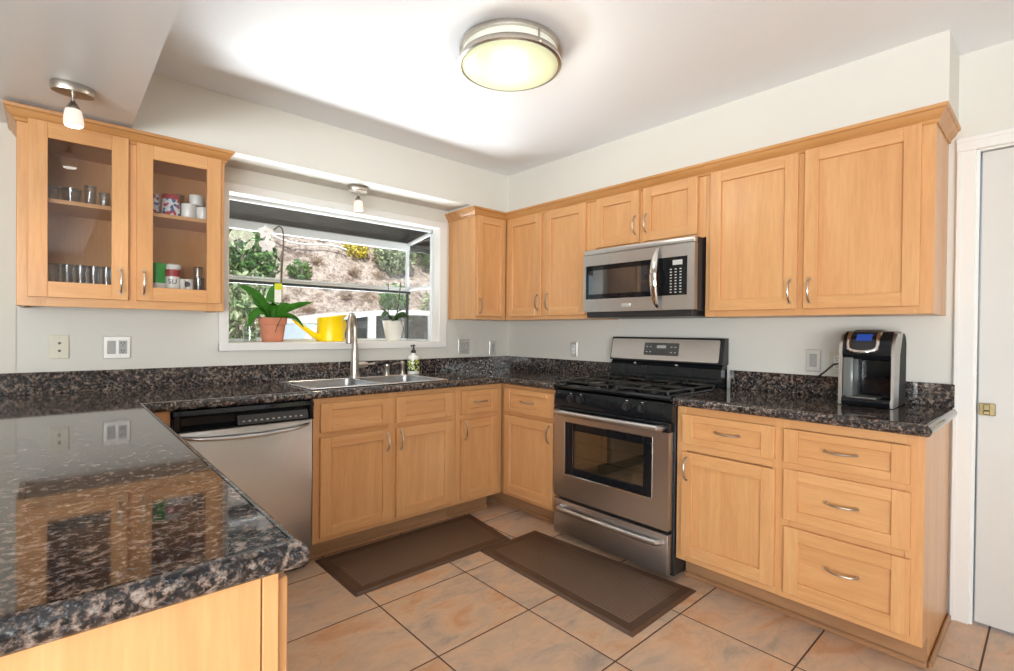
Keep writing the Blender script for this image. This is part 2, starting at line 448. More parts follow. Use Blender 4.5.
def tag(o, label, cat, group=None, kind=None):
    o['label'] = label; o['category'] = cat
    if group: o['group'] = group
    if kind: o['kind'] = kind
    return o
def thing(name, label, cat, loc, group=None):
    o = bpy.data.objects.new(name, None); COL.objects.link(o); o.location = loc
    o.empty_display_size = .1
    return tag(o, label, cat, group)
def struct(name, mb, mats, parent=None):
    o = mb.build(name, mats, parent)
    if parent is None: o['kind'] = 'structure'
    return o
def copy_tree(root, loc, label):
    r = root.copy(); COL.objects.link(r); r.location = loc; r['label'] = label
    for ch in list(root.children):
        c = ch.copy(); COL.objects.link(c); c.parent = r
        for g in list(ch.children):
            d = g.copy(); COL.objects.link(d); d.parent = c
    return r
def text_mesh(body, size, depth=.0006):
    cu = bpy.data.curves.new('lettering', 'FONT'); cu.body = body; cu.size = size; cu.extrude = depth
    cu.align_x = 'CENTER'; cu.align_y = 'CENTER'
    o = bpy.data.objects.new('lettering', cu); COL.objects.link(o)
    bpy.context.view_layer.update()
    me = bpy.data.meshes.new_from_object(o.evaluated_get(bpy.context.evaluated_depsgraph_get()))
    vs = [tuple(v.co) for v in me.vertices]; fs = [tuple(p.vertices) for p in me.polygons]
    bpy.data.objects.remove(o); bpy.data.meshes.remove(me); bpy.data.curves.remove(cu)
    return vs, fs

# ------------------------------------------------------------------ the room shell
ZC = 2.432      # ceiling
ZS = 2.157      # underside of the soffits
XL, YF = -5.6, -5.95
WX0, WX1, WZ0, WZ1 = -2.16, -.72, 1.145, 2.008     # garden window opening
struct('floor', MB().box(XL - .1, .1, YF - .1, .1, -.06, 0), 'tile')
struct('ceiling', MB().box(XL - .1, .12, YF - .1, .12, ZC, ZC + .12), 'ceiling')
w = MB()
w.box(XL, WX0 - .012, 0, .1, 0, ZC); w.box(WX1 + .012, .1, 0, .1, 0, ZC)
w.box(WX0 - .012, WX1 + .012, 0, .1, 0, WZ0 - .031); w.box(WX0 - .012, WX1 + .012, 0, .1, WZ1 + .01, ZC)
struct('wall_back', w, 'wall')
struct('trim_1', MB().box(XL, -3.018, -.004, .001, 1.0, 2.135), 'wall_warm')
DY0, DY1, DZ = -2.942, -3.76, 2.012
w = MB()
w.box(0, .1, .0, DY0 + .012, 0, ZC); w.box(0, .1, DY1 - .012, YF, 0, ZC); w.box(0, .1, DY0 + .012, DY1 - .012, DZ + .01, ZC)
struct('wall_right', w, 'wall')
w = MB()
w.box(XL - .1, XL, .1, -2.9, 0, ZC); w.box(XL - .1, XL, -5.65, YF, 0, ZC)
w.box(XL - .1, XL, -2.9, -5.65, 0, .5); w.box(XL - .1, XL, -2.9, -5.65, 2.2, ZC)
struct('wall_left', w, 'wall_warm')
w = MB()   # front wall, behind the camera
w.box(XL, -5.45, YF - .1, YF, 0, ZC); w.box(-3.35, .1, YF - .1, YF, 0, ZC)
w.box(-5.45, -3.35, YF - .1, YF, 0, .8); w.box(-5.45, -3.35, YF - .1, YF, 2.12, ZC)
struct('wall_front', w, 'wall_warm')
# soffits: over the window run, over the range run, and the lowered ceiling over the peninsula
struct('trim_2', MB().box(-2.630, 0, -.276, 0, 2.146, ZC).box(-2.998, -2.258, -.30, 0, 2.1235, 2.1462).box(-.64, -.3, -.276, 0, 2.1235, 2.1465), 'wall')
struct('trim_3', MB().box(-.276, 0, -2.872, -.276, 2.1235, ZC), 'wall')
struct('trim_4', MB().box(XL, -2.630, YF, 0, 2.135, ZC), 'soffit_gloss')

def muntins(name, wall_axis, a0, a1, z0, z1, p, diamond):
    m = MB(); t = .02
    def bx(u0, u1, v0, v1):
        if wall_axis == 'y': m.box(u0, u1, p - .03, p + .03, v0, v1, .003)
        else: m.box(p - .03, p + .03, u0, u1, v0, v1, .003)
    e = .05
    bx(a0, a1, z0, z0 + e); bx(a0, a1, z1 - e, z1); bx(a0, a0 + e, z0, z1); bx(a1 - e, a1, z0, z1)
    mid = (a0 + a1) / 2
    if diamond:
        for s in (-1, 0, 1):
            for d in (1, -1):
                pts = []
                c = mid + s * (a1 - a0) / 3; h = (z1 - z0) / 2; zc = (z0 + z1) / 2
                lim = min(h, .6)
                for k in (-1, 1):
                    x = min(max(c + d * k * lim, a0), a1); pts.append((x, p, zc + k * lim * (abs(x - c) / lim)))
                m.tube(pts, .012, 6)
    else:
        bx(mid - e / 2, mid + e / 2, z0, z1)
    o = struct(name, m, 'trim')
    g = MB()
    if wall_axis == 'y': g.box(a0 + .03, a1 - .03, p - .003, p + .003, z0 + .03, z1 - .03)
    else: g.box(p - .003, p + .003, a0 + .03, a1 - .03, z0 + .03, z1 - .03)
    g.build('window_glass', 'glass', o)
muntins('window_2', 'y', -5.45, -3.35, .8, 2.12, YF - .05, True)
muntins('window_3', 'x', -5.65, -2.9, .5, 2.2, XL - .05, False)  # unseen window, placed to bring in fill light clear of the reflections

# door in the right wall
dr = struct('door_1', MB().box(.012, .05, DY0 - .006, DY1 + .006, .012, DZ - .012, .003), 'door')
l = MB(); l.box(.004, .0125, -2.952, -3.002, .893, .944, .002)
l.build('latch_plate', 'brass', dr)
l = MB(); l.box(-.006, .006, -2.966, -2.986, .915, .940, .002); l.box(-.012, .006, -2.966, -2.986, .898, .914, .003)
l.cyl((0, -2.958, .932), (.006, -2.958, .932), .003, 8); l.cyl((0, -2.995, .905), (.006, -2.995, .905), .003, 8)
l.box(.001, .0125, DY0 - .007, DY0 - .012, .9, .94, .001)
l.build('latch', 'brass', dr)
c = MB()
for a, b in ((-2.868, -2.932), (DY1 + .01, DY1 - .055)):
    c.box(-.016, 0, a, b, 0, 2.012, .003); c.box(-.020, -.0155, a - .004, a - .018, 0, 2.012, .001)
c.box(-.016, 0, -2.868, DY1 - .055, 2.0125, 2.072, .003); c.box(-.020, -.0155, -2.868, DY1 - .055, 2.05, 2.066, .001)
c.box(.0, .1, DY0 + .012, DY0 - .001, 0, DZ); c.box(0, .1, DY1 + .001, DY1 - .012, 0, DZ); c.box(0, .1, DY0, DY1, DZ - .008, DZ + .01)
struct('trim_5', c, 'trim')
b = MB(); b.box(-.012, 0, DY1 - .07, YF, 0, .09, .003); struct('baseboard_right', b, 'trim')

# ------------------------------------------------------------------ garden window (greenhouse bay)
YB = .45          # depth of the bay
w = MB()          # inside casing and reveal
CX0, CX1, CZ0, CZ1 = -2.206, -.655, 1.098, 2.053
w.box(CX0, WX0 + .004, -.018, 0, CZ0, CZ1, .003); w.box(WX1 - .004, CX1, -.018, 0, CZ0, CZ1, .003)
w.box(CX0, CX1, -.0185, 0, WZ1 - .004, CZ1, .003); w.box(CX0, CX1, -.0185, 0, CZ0, WZ0, .003)
w.box(WX0 - .012, WX0, 0, .1, WZ0, WZ1); w.box(WX1, WX1 + .012, 0, .1, WZ0, WZ1); w.box(WX0, WX1, 0, .1, WZ1 - .004, WZ1 + .01)
win = struct('window_1', w, 'trim')
s = MB(); s.box(WX0 - .0115, WX1 + .0115, .001, YB + .04, WZ0 - .03, WZ0, .003); s.build('window_sill', 'trim', win)
HB, HT = 1.885, 1.948
fr = MB()
fr.box(WX0 - .02, WX1 + .02, YB, YB + .04, HB, HT, .004)                       # header of the bay's face
fr.box(WX0 - .02, WX1 + .02, YB, YB + .04, WZ0, WZ0 + .014, .003)
for x in (WX0 - .012, WX1 + .0):
    fr.box(x - .008, x + .014, YB, YB + .03, 1.575, HB, .003)
    fr.prism([(.09, 2.0), (.09, 1.975), (YB + .03, 1.92), (YB + .03, 1.945)], 'x', x - .008, x + .016)   # sloped top rail
    fr.box(x - .006, x + .012, .1, YB, 1.552, 1.575, .003)
    fr.box(x - .008, x + .014, .09, .115, WZ0, 2.0, .003)
    fr.box(x - .006, x + .012, .1, YB, WZ0, WZ0 + .012, .002)
fr.box(WX0, WX1, .09, .115, 1.985, 2.008, .003)
fr.build('window_frame', 'alu', win)
r = MB(); r.box(WX0 - .02, WX1 + .02, YB - .01, YB + .035, 1.545, 1.578, .004); r.box(WX0 - .02, WX1 + .02, YB - .03, YB - .008, 1.562, 1.572, .002)
r.build('meeting_rail', 'alu_dark', win)
r = MB(); r.box(WX0 - .02, WX1 + .02, YB - .012, YB + .036, 1.528, 1.546, .002)
for x in (WX0 - .006, WX1 + .0): r.box(x - .005, x + .01, YB, YB + .025, WZ0, 1.55, .002)
r.build('gasket', 'gasket', win)
g = MB(); g.box(WX0 - .01, WX1 + .01, YB + .015, YB + .02, WZ0, HB + .01)
g.box(WX0 - .006, WX0 - .002, .1, YB + .02, WZ0, 1.97); g.box(WX1 + .002, WX1 + .006, .1, YB + .02, WZ0, 1.93)
g.build('window_glass', 'glass', win)
g = MB(); g.prism([(.1, 1.994), (.1, 1.99), (YB + .03, 1.935), (YB + .03, 1.939)], 'x', WX0, WX1); g.build('roof_glass', 'roof_glass', win)
# eave above
e = MB()
e.prism([(.1, 2.30), (.1, 2.255), (1.25, 2.06), (1.25, 2.105)], 'x', -7.0, 2.0)
e.box(-7.0, 2.0, 1.22, 1.25, 2.02, 2.12)
e.box(-.46, -.41, .1, 1.22, 2.03, 2.08)
struct('trim_6', e, 'eave')
struct('wall_outside', MB().box(-7, WX0 - .05, .1, .12, -.3, 2.3).box(WX1 + .05, 2, .1, .12, -.3, 2.3), 'trim')

# ------------------------------------------------------------------ cabinetry
def fmap(face, base):
    # local (u along the wall, z, w outwards) -> box
    def bx(m, u0, u1, z0, z1, w0, w1, b=.0015, mi=0):
        if face == 'R': m.box(base - w1, base - w0, u0, u1, z0, z1, b, mi)
        elif face == 'W': m.box(u0, u1, base - w1, base - w0, z0, z1, b, mi)
        else: m.box(base + w0, base + w1, u0, u1, z0, z1, b, mi)
    def pt(u, z, w):
        return {'R': (base - w, u, z), 'W': (u, base - w, z), 'P': (base + w, u, z)}[face]
    return bx, pt
def hg(face): return 'maple_x' if face == 'W' else 'maple_y'

def pull(parent, face, base, u, z, vertical, L=.105):
    bx, pt = fmap(face, base)
    m = MB(); n = 15; pts = []; rs = []
    for i in range(n):
        s = i / (n - 1); t = (s - .5) * L
        w = .004 + .027 * math.sin(PI * s) ** .55 if 0 < s < 1 else 0.0
        pts.append(pt(u, z + t, w) if vertical else pt(u + t, z, w))
        rs.append(.0048 if (i in (0, n - 1)) else .0030 + .0016 * math.sin(PI * s))
    m.tube(pts, rs, 8)
    for s in (-.5, .5):
        a = pt(u, z + s * L, 0) if vertical else pt(u + s * L, z, 0)
        b = pt(u, z + s * L, .006) if vertical else pt(u + s * L, z, .006)
        m.cyl(a, b, .0062, 10)
    return m.build('handle', 'nickel', parent)

def shaker(name, parent, face, base, u0, u1, z0, z1, st=.057, rl=.057, handle=None, glass=False, drawer=False, label=None):
    bx, pt = fmap(face, base); m = MB()
    u0, u1 = sorted((u0, u1)); t = .0195
    bx(m, u0, u0 + st, z0, z1, 0, t, .0018, 0); bx(m, u1 - st, u1, z0, z1, 0, t, .0018, 0)
    bx(m, u0 + st, u1 - st, z0, z0 + rl, 0, t, .0018, 1); bx(m, u0 + st, u1 - st, z1 - rl, z1, 0, t, .0018, 1)
    if not glass:
        bx(m, u0 + st - .004, u1 - st + .004, z0 + rl - .004, z1 - rl + .004, .002, .0080, 0, 2)
    o = m.build(name, ['maple_z', hg(face), hg(face) if drawer else 'maple_z'], parent)
    if glass:
        g = MB(); bx(g, u0 + st - .004, u1 - st + .004, z0 + rl - .004, z1 - rl + .004, .006, .010, 0)
        g.build('glass_pane', 'cab_glass', o)
    if handle: pull(o, face, base - t if face != 'P' else base + t, *handle)
    return o

def face_frame(parent, face, base, u0, u1, z0, z1, stiles, rails):
    bx, pt = fmap(face, base); m = MB()
    for a, b in stiles: bx(m, a, b, z0, z1, -.02, 0, .001, 0)
    us = sorted((u0, u1))
    for a, b in rails: bx(m, us[0] + .002, us[1] - .002, a, b, -.0205, -.0006, .001, 1)
    return m.build('face_frame', ['maple_z', hg(face)], parent)

ZB0, ZB1 = .117, .871          # base cabinet box
BF = -.61                      # face frame plane of base cabinets
UF = -.329                     # face frame plane of wall cabinets
ZU0, ZU1 = 1.3123, 2.122

def base_body(root, face, u0, u1, top=ZB1):
    m = MB(); u0, u1 = sorted((u0, u1))
    bx, pt = fmap(face, 0.0)
    bx(m, u0, u1, ZB0, top, .012, -BF - .02, .001, 0)
    bx(m, u0 + .001, u1 - .001, .0, ZB0, .02, .50, 0, 0)
    m.build('body', ['maple_z'], root)
    k = MB(); bx(k, u0, u1, .0, ZB0 - .001, .5005, .512, .001, 0); bx(k, u0, u1, 0, .022, .512, .527, .006, 0)
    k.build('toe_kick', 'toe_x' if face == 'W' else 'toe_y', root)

# sink base
r = thing('sink_base_cabinet', 'maple base cabinet under the sink with two doors and two plain false fronts', 'cabinet', (-1.45, -.35, 0), 'maple base cabinets')
base_body(r, 'W', -1.905, -1.0, top=.70)
face_frame(r, 'W', BF, -1.905, -1.0, ZB0, ZB1, [(-1.905, -1.86), (-1.475, -1.42), (-1.045, -1.0)], [(ZB0, .16), (.655, .70), (.832, ZB1)])
shaker('false_front', r, 'W', BF, -1.871, -1.462, .692, .842, .06, .036, drawer=True)
shaker('false_front', r, 'W', BF, -1.432, -1.035, .692, .842, .06, .036, drawer=True)
shaker('door', r, 'W', BF, -1.871, -1.460, .145, .664, handle=(-1.492, .592, True))
shaker('door', r, 'W', BF, -1.430, -1.033, .145, .664, handle=(-1.405, .592, True))
# narrow cabinet in the inner corner
r = thing('narrow_base_cabinet', 'narrow maple base cabinet between sink cabinet and inner corner, one drawer over one door', 'cabinet', (-.8, -.35, 0), 'maple base cabinets')
base_body(r, 'W', -.998, -.655)
face_frame(r, 'W', BF, -.998, -.612, ZB0, ZB1, [(-.998, -.945), (-.675, -.612)], [(ZB0, .16), (.65, .695), (.832, ZB1)])
shaker('drawer', r, 'W', BF, -.962, -.662, .690, .842, .055, .036, handle=(-.812, .766, False), drawer=True)
shaker('door', r, 'W', BF, -.964, -.665, .145, .655, handle=(-.938, .585, True))
# corner cabinet beside the range
r = thing('corner_base_cabinet', 'maple base cabinet between the inner corner and the gas range', 'cabinet', (-.35, -.85, 0), 'maple base cabinets')
base_body(r, 'R', -.02, -1.135)
face_frame(r, 'R', BF, -.632, -1.135, ZB0, ZB1, [(-.632, -.668), (-1.085, -1.135)], [(ZB0, .16), (.655, .695), (.836, ZB1)])
shaker('drawer', r, 'R', BF, -.652, -1.108, .690, .846, .06, .036, handle=(-.878, .768, False), drawer=True)
shaker('door', r, 'R', BF, -.655, -1.105, .145, .664, handle=(-1.075, .592, True))
# cabinet at the end, beside the door
r = thing('drawer_base_cabinet', 'wide maple base cabinet beside the white door with four drawers and one door', 'cabinet', (-.3, -2.4, 0), 'maple base cabinets')
base_body(r, 'R', -1.918, -2.863)
face_frame(r, 'R', BF, -1.918, -2.863, ZB0, ZB1, [(-1.918, -1.965), (-2.358, -2.425), (-2.81, -2.863)], [(ZB0, .16), (.655, .70), (.832, ZB1)])
m = MB(); m.box(BF + .0005, BF + .02, -2.426, -2.809, .41, .465, .001); m.build('rail', 'maple_y', r)
shaker('drawer', r, 'R', BF, -1.951, -2.371, .692, .834, .055, .034, handle=(-2.172, .768, False), drawer=True)
shaker('door', r, 'R', BF, -1.950, -2.374, .150, .652, handle=(-1.978, .572, True))
shaker('drawer', r, 'R', BF, -2.407, -2.824, .692, .831, .055, .034, handle=(-2.612, .765, False), drawer=True)
shaker('drawer', r, 'R', BF, -2.408, -2.827, .452, .664, .055, .045, handle=(-2.618, .562, False), drawer=True)
shaker('drawer', r, 'R', BF, -2.412, -2.829, .147, .424, .055, .055, handle=(-2.622, .302, False), drawer=True)
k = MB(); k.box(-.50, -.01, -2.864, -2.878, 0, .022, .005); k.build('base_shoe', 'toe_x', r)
# peninsula
PX = -2.642
r = thing('peninsula_cabinet', 'maple peninsula cabinet in front, under the granite worktop end', 'cabinet', (-3.1, -1.5, 0), 'maple base cabinets')
m = MB(); m.box(-3.25, PX - .02, -.66, -2.39, ZB0, ZB1, .001); m.box(-3.2, PX - .08, -.66, -2.36, 0, ZB0)
m.build('body', 'maple_z', r)
m = MB(); m.box(-3.25, PX - .024, -2.39, -2.402, .0, ZB1, .001); m.build('end_panel', 'maple_z', r)
m = MB(); m.box(PX - .022, PX, -2.33, -2.404, ZB0, ZB1, .001); m.box(PX - .02, PX, -.66, -2.33, .832, ZB1, .001, 1); m.box(PX - .02, PX, -.66, -2.33, ZB0, .16, .001, 1)
m.box(PX - .02, PX, -1.26, -1.32, ZB0, ZB1, .001); m.box(PX - .02, PX, -.66, -.72, ZB0, ZB1, .001)
m.box(-2.62, -2.522, -.605, -.632, 0, ZB1, .001)
m.build('face_frame', ['maple_z', 'maple_y'], r)
for a, b in ((-2.385, -1.85), (-1.82, -1.30)):
    shaker('drawer', r, 'P', PX, a, b, .70, .848, .055, .036, handle=((a + b) / 2, .77, False), drawer=True)
    shaker('door', r, 'P', PX, a, b, .145, .664, handle=(b - .03, .59, True))
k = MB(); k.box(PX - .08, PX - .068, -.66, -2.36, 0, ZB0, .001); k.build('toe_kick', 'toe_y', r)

# wall cabinets
CROWN = [(0, 2.060), (.005, 2.060), (.008, 2.064), (.008, 2.072), (.012, 2.077), (.021, 2.086), (.027, 2.098), (.030, 2.104), (.036, 2.107), (.039, 2.112), (.039, 2.121), (0, 2.121)]
def upper_body(root, face, u0, u1, z0, z1=ZU1):
    m = MB(); bx, pt = fmap(face, 0.0)
    bx(m, u0, u1, z0, z1, .003, -UF - .02, .001, 0); m.build('body', 'maple_z', root)
UG = 'maple wall cabinets'
r = thing('narrow_wall_cabinet', 'narrow maple wall cabinet between the window and the corner', 'cabinet', (-.5, -.17, ZU0), UG)
upper_body(r, 'W', -.633, -.334, ZU0)
face_frame(r, 'W', UF, -.633, -.331, ZU0, ZU1, [(-.633, -.605), (-.36, -.331)], [(ZU0, 1.36), (2.05, ZU1)])
shaker('door', r, 'W', UF, -.622, -.352, 1.335, 2.064, .05, .05, handle=(-.598, 1.41, True))
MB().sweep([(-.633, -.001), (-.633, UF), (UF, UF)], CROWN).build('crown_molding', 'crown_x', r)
r = thing('corner_wall_cabinet', 'maple wall cabinet in the corner with two tall doors, beside the microwave', 'cabinet', (-.17, -.75, ZU0), UG)
upper_body(r, 'R', -.004, -1.133, ZU0)
face_frame(r, 'R', UF, -.331, -1.133, ZU0, ZU1, [(-.331, -.375), (-.70, -.765), (-1.09, -1.133)], [(ZU0, 1.36), (2.05, ZU1)])
shaker('door', r, 'R', UF, -.366, -.716, 1.338, 2.062, handle=(-.688, 1.435, True))
shaker('door', r, 'R', UF, -.752, -1.112, 1.338, 2.062, handle=(-.785, 1.435, True))
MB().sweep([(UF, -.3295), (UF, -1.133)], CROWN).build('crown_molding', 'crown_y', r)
r = thing('short_wall_cabinet', 'short maple wall cabinet with two small doors above the microwave', 'cabinet', (-.17, -1.53, 1.735), UG)
upper_body(r, 'R', -1.1335, -1.912, 1.737)
face_frame(r, 'R', UF, -1.1335, -1.912, 1.737, ZU1, [(-1.1335, -1.22), (-1.50, -1.545), (-1.86, -1.912)], [(1.737, 1.775), (2.05, ZU1)])
shaker('door', r, 'R', UF, -1.196, -1.511, 1.757, 2.064, .055, .055, handle=(-1.488, 1.86, True))
shaker('door', r, 'R', UF, -1.537, -1.870, 1.757, 2.064, .055, .055, handle=(-1.562, 1.86, True))
MB().sweep([(UF, -1.1332), (UF, -1.9124)], CROWN).build('crown_molding', 'crown_y', r)
r = thing('double_wall_cabinet', 'large maple wall cabinet with two doors above the coffee maker', 'cabinet', (-.17, -2.4, ZU0), UG)
upper_body(r, 'R', -1.913, -2.842, ZU0)
face_frame(r, 'R', UF, -1.913, -2.842, ZU0, ZU1, [(-1.913, -1.965), (-2.335, -2.40), (-2.78, -2.842)], [(ZU0, 1.36), (2.05, ZU1)])
shaker('door', r, 'R', UF, -1.942, -2.358, 1.343, 2.064, handle=(-2.330, 1.425, True))
shaker('door', r, 'R', UF, -2.385, -2.800, 1.343, 2.066, handle=(-2.412, 1.425, True))
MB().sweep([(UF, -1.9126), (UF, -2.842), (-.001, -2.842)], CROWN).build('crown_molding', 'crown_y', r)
# glass-door cabinet
GX0, GX1 = -3.004, -2.252
r = thing('glass_door_cabinet', 'maple wall cabinet with two glass doors beside the window', 'cabinet', ((GX0 + GX1) / 2, -.17, ZU0), UG)
m = MB()
m.box(GX0, GX0 + .018, UF + .02, -.003, ZU0, ZU1, .001); m.box(GX1 - .018, GX1, UF + .02, -.003, ZU0, ZU1, .001)
m.box(GX0 + .018, GX1 - .018, UF + .02, -.003, ZU0 + .012, 1.413, .001, 1); m.box(GX0 + .018, GX1 - .018, UF + .02, -.003, 2.03, ZU1, .001, 1)
m.box(GX0 + .018, GX1 - .018, -.012, -.003, 1.413, 2.03, 0)
m.build('body', ['maple_z', 'maple_x'], r)
m = MB(); m.box(GX0 + .019, GX1 - .019, UF + .022, -.013, 1.752, 1.770, .001); m.build('shelf', 'maple_x', r)
face_frame(r, 'W', UF, GX0, GX1, ZU0, ZU1, [(GX0, -2.915), (-2.66, -2.595), (-2.33, GX1)], [(ZU0, 1.40), (2.02, ZU1)])
shaker('door', r, 'W', UF, -2.970, -2.641, 1.350, 2.078, .060, .066, handle=(-2.669, 1.435, True), glass=True)
shaker('door', r, 'W', UF, -2.612, -2.270, 1.350, 2.071, .062, .064, handle=(-2.585, 1.435, True), glass=True)
MB().sweep([(GX0, -.001), (GX0, UF), (GX1, UF), (GX1, -.001)], CROWN).build('crown_molding', 'crown_x', r)

# ------------------------------------------------------------------ granite worktops
CT, CB = .914, .871
NR = (CT - CB) / 2
NOSE = [(-.002, CB)] + [(NR * .95 * math.cos(a), (CT + CB) / 2 + NR * math.sin(a)) for a in [(-90 + 180 * i / 12) * PI / 180 for i in range(13)]] + [(-.002, CT)]
SKX0, SKX1, SKY0, SKY1 = -1.897, -1.07, -.588, -.088       # sink cut-out
fy, fx, px_, py_ = -.655 + NR * .95, -.655 + NR * .95, -2.607 - NR * .95, -2.432 + NR * .95
EL = -3.95
m = MB()
for (a, b, c, d) in ((EL, SKX0, fy, -.005), (SKX1, 0, fy, -.005), (SKX0, SKX1, SKY1, -.005), (SKX0, SKX1, fy, SKY0), (EL, px_, py_, fy), (fx, 0, -1.142, fy)):
    m.box(a, b, c, d, CB, CT)
m.sweep([(EL, py_), (px_, py_), (px_, fy), (fx, fy), (fx, -1.142)], NOSE)
ct = tag(m.build('countertop', 'granite'), 'brown granite worktop running from the peninsula past the sink to the range', 'countertop')
b = MB(); b.box(EL, -.0, -.021, -.0045, CT, 1.016, .002); b.box(-.021, -.001, -.021, -1.142, CT, 1.016, .002); b.build('backsplash', 'granite', ct)
m = MB(); m.box(fx, -.001, -1.915, -2.866, CB, CT)
m.sweep([(-.001, -2.866), (fx, -2.866), (fx, -1.915)], [(-d, z) for d, z in NOSE])
ct2 = tag(m.build('countertop', 'granite'), 'short granite worktop under the coffee maker, beside the white door', 'countertop')
b = MB(); b.box(-.021, -.001, -1.915, -2.878, CT, 1.016, .002); b.build('backsplash', 'granite', ct2)

# ------------------------------------------------------------------ sink, faucet, soap
r = thing('double_sink', 'stainless steel double bowl sink set into the granite below the window', 'sink', (-1.485, -.34, CT))
m = MB()
SD = -.085
X0, X1, Y0, Y1 = -1.828 + SD, -.968 + SD, -.604, -.062
RZ0, RZ1 = CT + .0003, CT + .0075
bl = [(-1.79 + SD, -1.415 + SD, -.565, -.165), (-1.375 + SD, -1.005 + SD, -.565, -.165)]
m.box(X0, X1, Y0, -.565, RZ0, RZ1, .003); m.box(X0, X1, -.165, Y1, RZ0, RZ1, .003)
m.box(X0, -1.79 + SD, -.567, -.163, RZ0, RZ1, .003); m.box(-1.415 + SD, -1.375 + SD, -.567, -.163, RZ0, RZ1, .003); m.box(-1.005 + SD, X1, -.567, -.163, RZ0, RZ1, .003)
m.build('rim', 'rim_steel_lit', r)
for x0, x1, y0, y1 in bl:
    b = MB(); n = 6; rad = .05; D = .18
    def loop(z, ins):
        pts = []
        for cx, cy, a0 in ((x1 - rad, y1 - rad, 0), (x0 + rad, y1 - rad, 90), (x0 + rad, y0 + rad, 180), (x1 - rad, y0 + rad, 270)):
            for i in range(n + 1):
                a = math.radians(a0 + 90 * i / n); q = rad - ins
                pts.append((cx + q * math.cos(a), cy + q * math.sin(a), z))
        return pts
    L = [loop(CT + .006, -.004), loop(CT - .01, 0), loop(CT - D + .03, .004), loop(CT - D + .008, .012), loop(CT - D, .03)]
    k = len(L[0]); vs = [v for g in L for v in g]
    fs = [(i * k + j, i * k + (j + 1) % k, (i + 1) * k + (j + 1) % k, (i + 1) * k + j) for i in range(len(L) - 1) for j in range(k)] + [tuple(range((len(L) - 1) * k, len(L) * k))]
    b.add(vs, fs); bo = b.build('bowl', 'bowl_steel_shaded', r, 60)
    d = MB(); cx, cy = (x0 + x1) / 2, (y0 + y1) / 2
    d.lathe([(.042, CT - D + .0005), (.042, CT - D + .004), (.03, CT - D + .003), (.012, CT - D + .002), (.0, CT - D + .002)], cx, cy, 20); d.build('drain', 'chrome', bo)
# faucet
fxp, fyp = -1.445, -.112
r = thing('faucet', 'tall brushed nickel pull-down faucet behind the sink', 'faucet', (fxp, fyp, RZ1))
m = MB(); m.lathe([(.034, RZ1), (.034, RZ1 + .006), (.029, RZ1 + .012), (.0275, RZ1 + .07), (.023, RZ1 + .16), (.017, RZ1 + .24), (.0145, RZ1 + .26)], fxp, fyp, 24)
pts = []; H0 = RZ1 + .25
for i in range(15):
    a = PI * i / 14
    q = .062 * (1 - math.cos(a)); pts.append((fxp - .67 * q, fyp - .74 * q, H0 + .070 + .080 * math.sin(a)))
m.tube([(fxp, fyp, H0)] + pts + [(pts[-1][0], pts[-1][1] - .004, H0 + .06)], .0138, 14)
m.build('body', 'nickel', r)
hx, hy = pts[-1][0], pts[-1][1] - .004
m = MB(); m.lathe([(.0138, H0 + .065), (.016, H0 + .045), (.0205, H0 - .01), (.0215, H0 - .028), (.02, H0 - .032), (.0, H0 - .032)], hx, hy, 18); m.build('spray_head', 'nickel', r)
m = MB(); m.tube([(fxp + .02, fyp, RZ1 + .075), (fxp + .06, fyp - .003, RZ1 + .078), (fxp + .085, fyp - .005, RZ1 + .078)], [.021, .021, .016], 14)
m.tube([(fxp + .08, fyp - .005, RZ1 + .078), (fxp + .135, fyp - .012, RZ1 + .083)], [.006, .0075], 10)
m.build('lever', 'nickel', r)
r = thing('air_gap', 'short nickel air gap cap on the back rim of the sink', 'air gap', (-1.212, -.11, RZ1))
m = MB(); m.lathe([(.024, RZ1), (.024, RZ1 + .004), (.018, RZ1 + .008), (.018, RZ1 + .055), (.020, RZ1 + .06), (.018, RZ1 + .072), (.0, RZ1 + .074)], -1.212, -.11, 20); m.build('cap', 'nickel', r)
r = thing('soap_dispenser', 'nickel built-in soap dispenser with a long spout on the sink rim', 'soap dispenser', (-1.092, -.11, RZ1))
m = MB(); m.lathe([(.022, RZ1), (.022, RZ1 + .004), (.014, RZ1 + .01), (.013, RZ1 + .06), (.016, RZ1 + .065), (.016, RZ1 + .085), (.010, RZ1 + .09), (0, RZ1 + .09)], -1.092, -.11, 18); m.build('pump', 'nickel', r)
m = MB(); m.tube([(-1.092, -.11, RZ1 + .075), (-1.157, -.125, RZ1 + .078), (-1.182, -.13, RZ1 + .070)], [.006, .005, .005], 10); m.build('spout', 'nickel', r)
sx_, sy_ = -.985, -.078
sz = CT + .0005
r = thing('soap_bottle', 'white soap pump bottle with a yellow-green patterned label and black pump', 'soap bottle', (sx_, sy_, sz))
m = MB(); m.lathe([(.039, sz), (.042, sz + .004), (.042, sz + .118), (.034, sz + .13), (.015, sz + .138), (.014, sz + .152), (0, sz + .152)], sx_, sy_, 20); m.build('bottle', 'white_plastic', r)
m = MB(); m.lathe([(.0425, sz + .022), (.0425, sz + .105)], sx_, sy_, 20); m.build('bottle_label', 'soap_label', r)
m = MB(); m.lathe([(.017, sz + .15), (.017, sz + .168), (.008, sz + .172), (.0055, sz + .196), (.011, sz + .2), (.011, sz + .208), (0, sz + .21)], sx_, sy_, 16); m.tube([(sx_, sy_, sz + .204), (sx_ - .03, sy_ - .02, sz + .203), (sx_ - .036, sy_ - .024, sz + .196)], .0045, 8); m.build('pump', 'black', r)

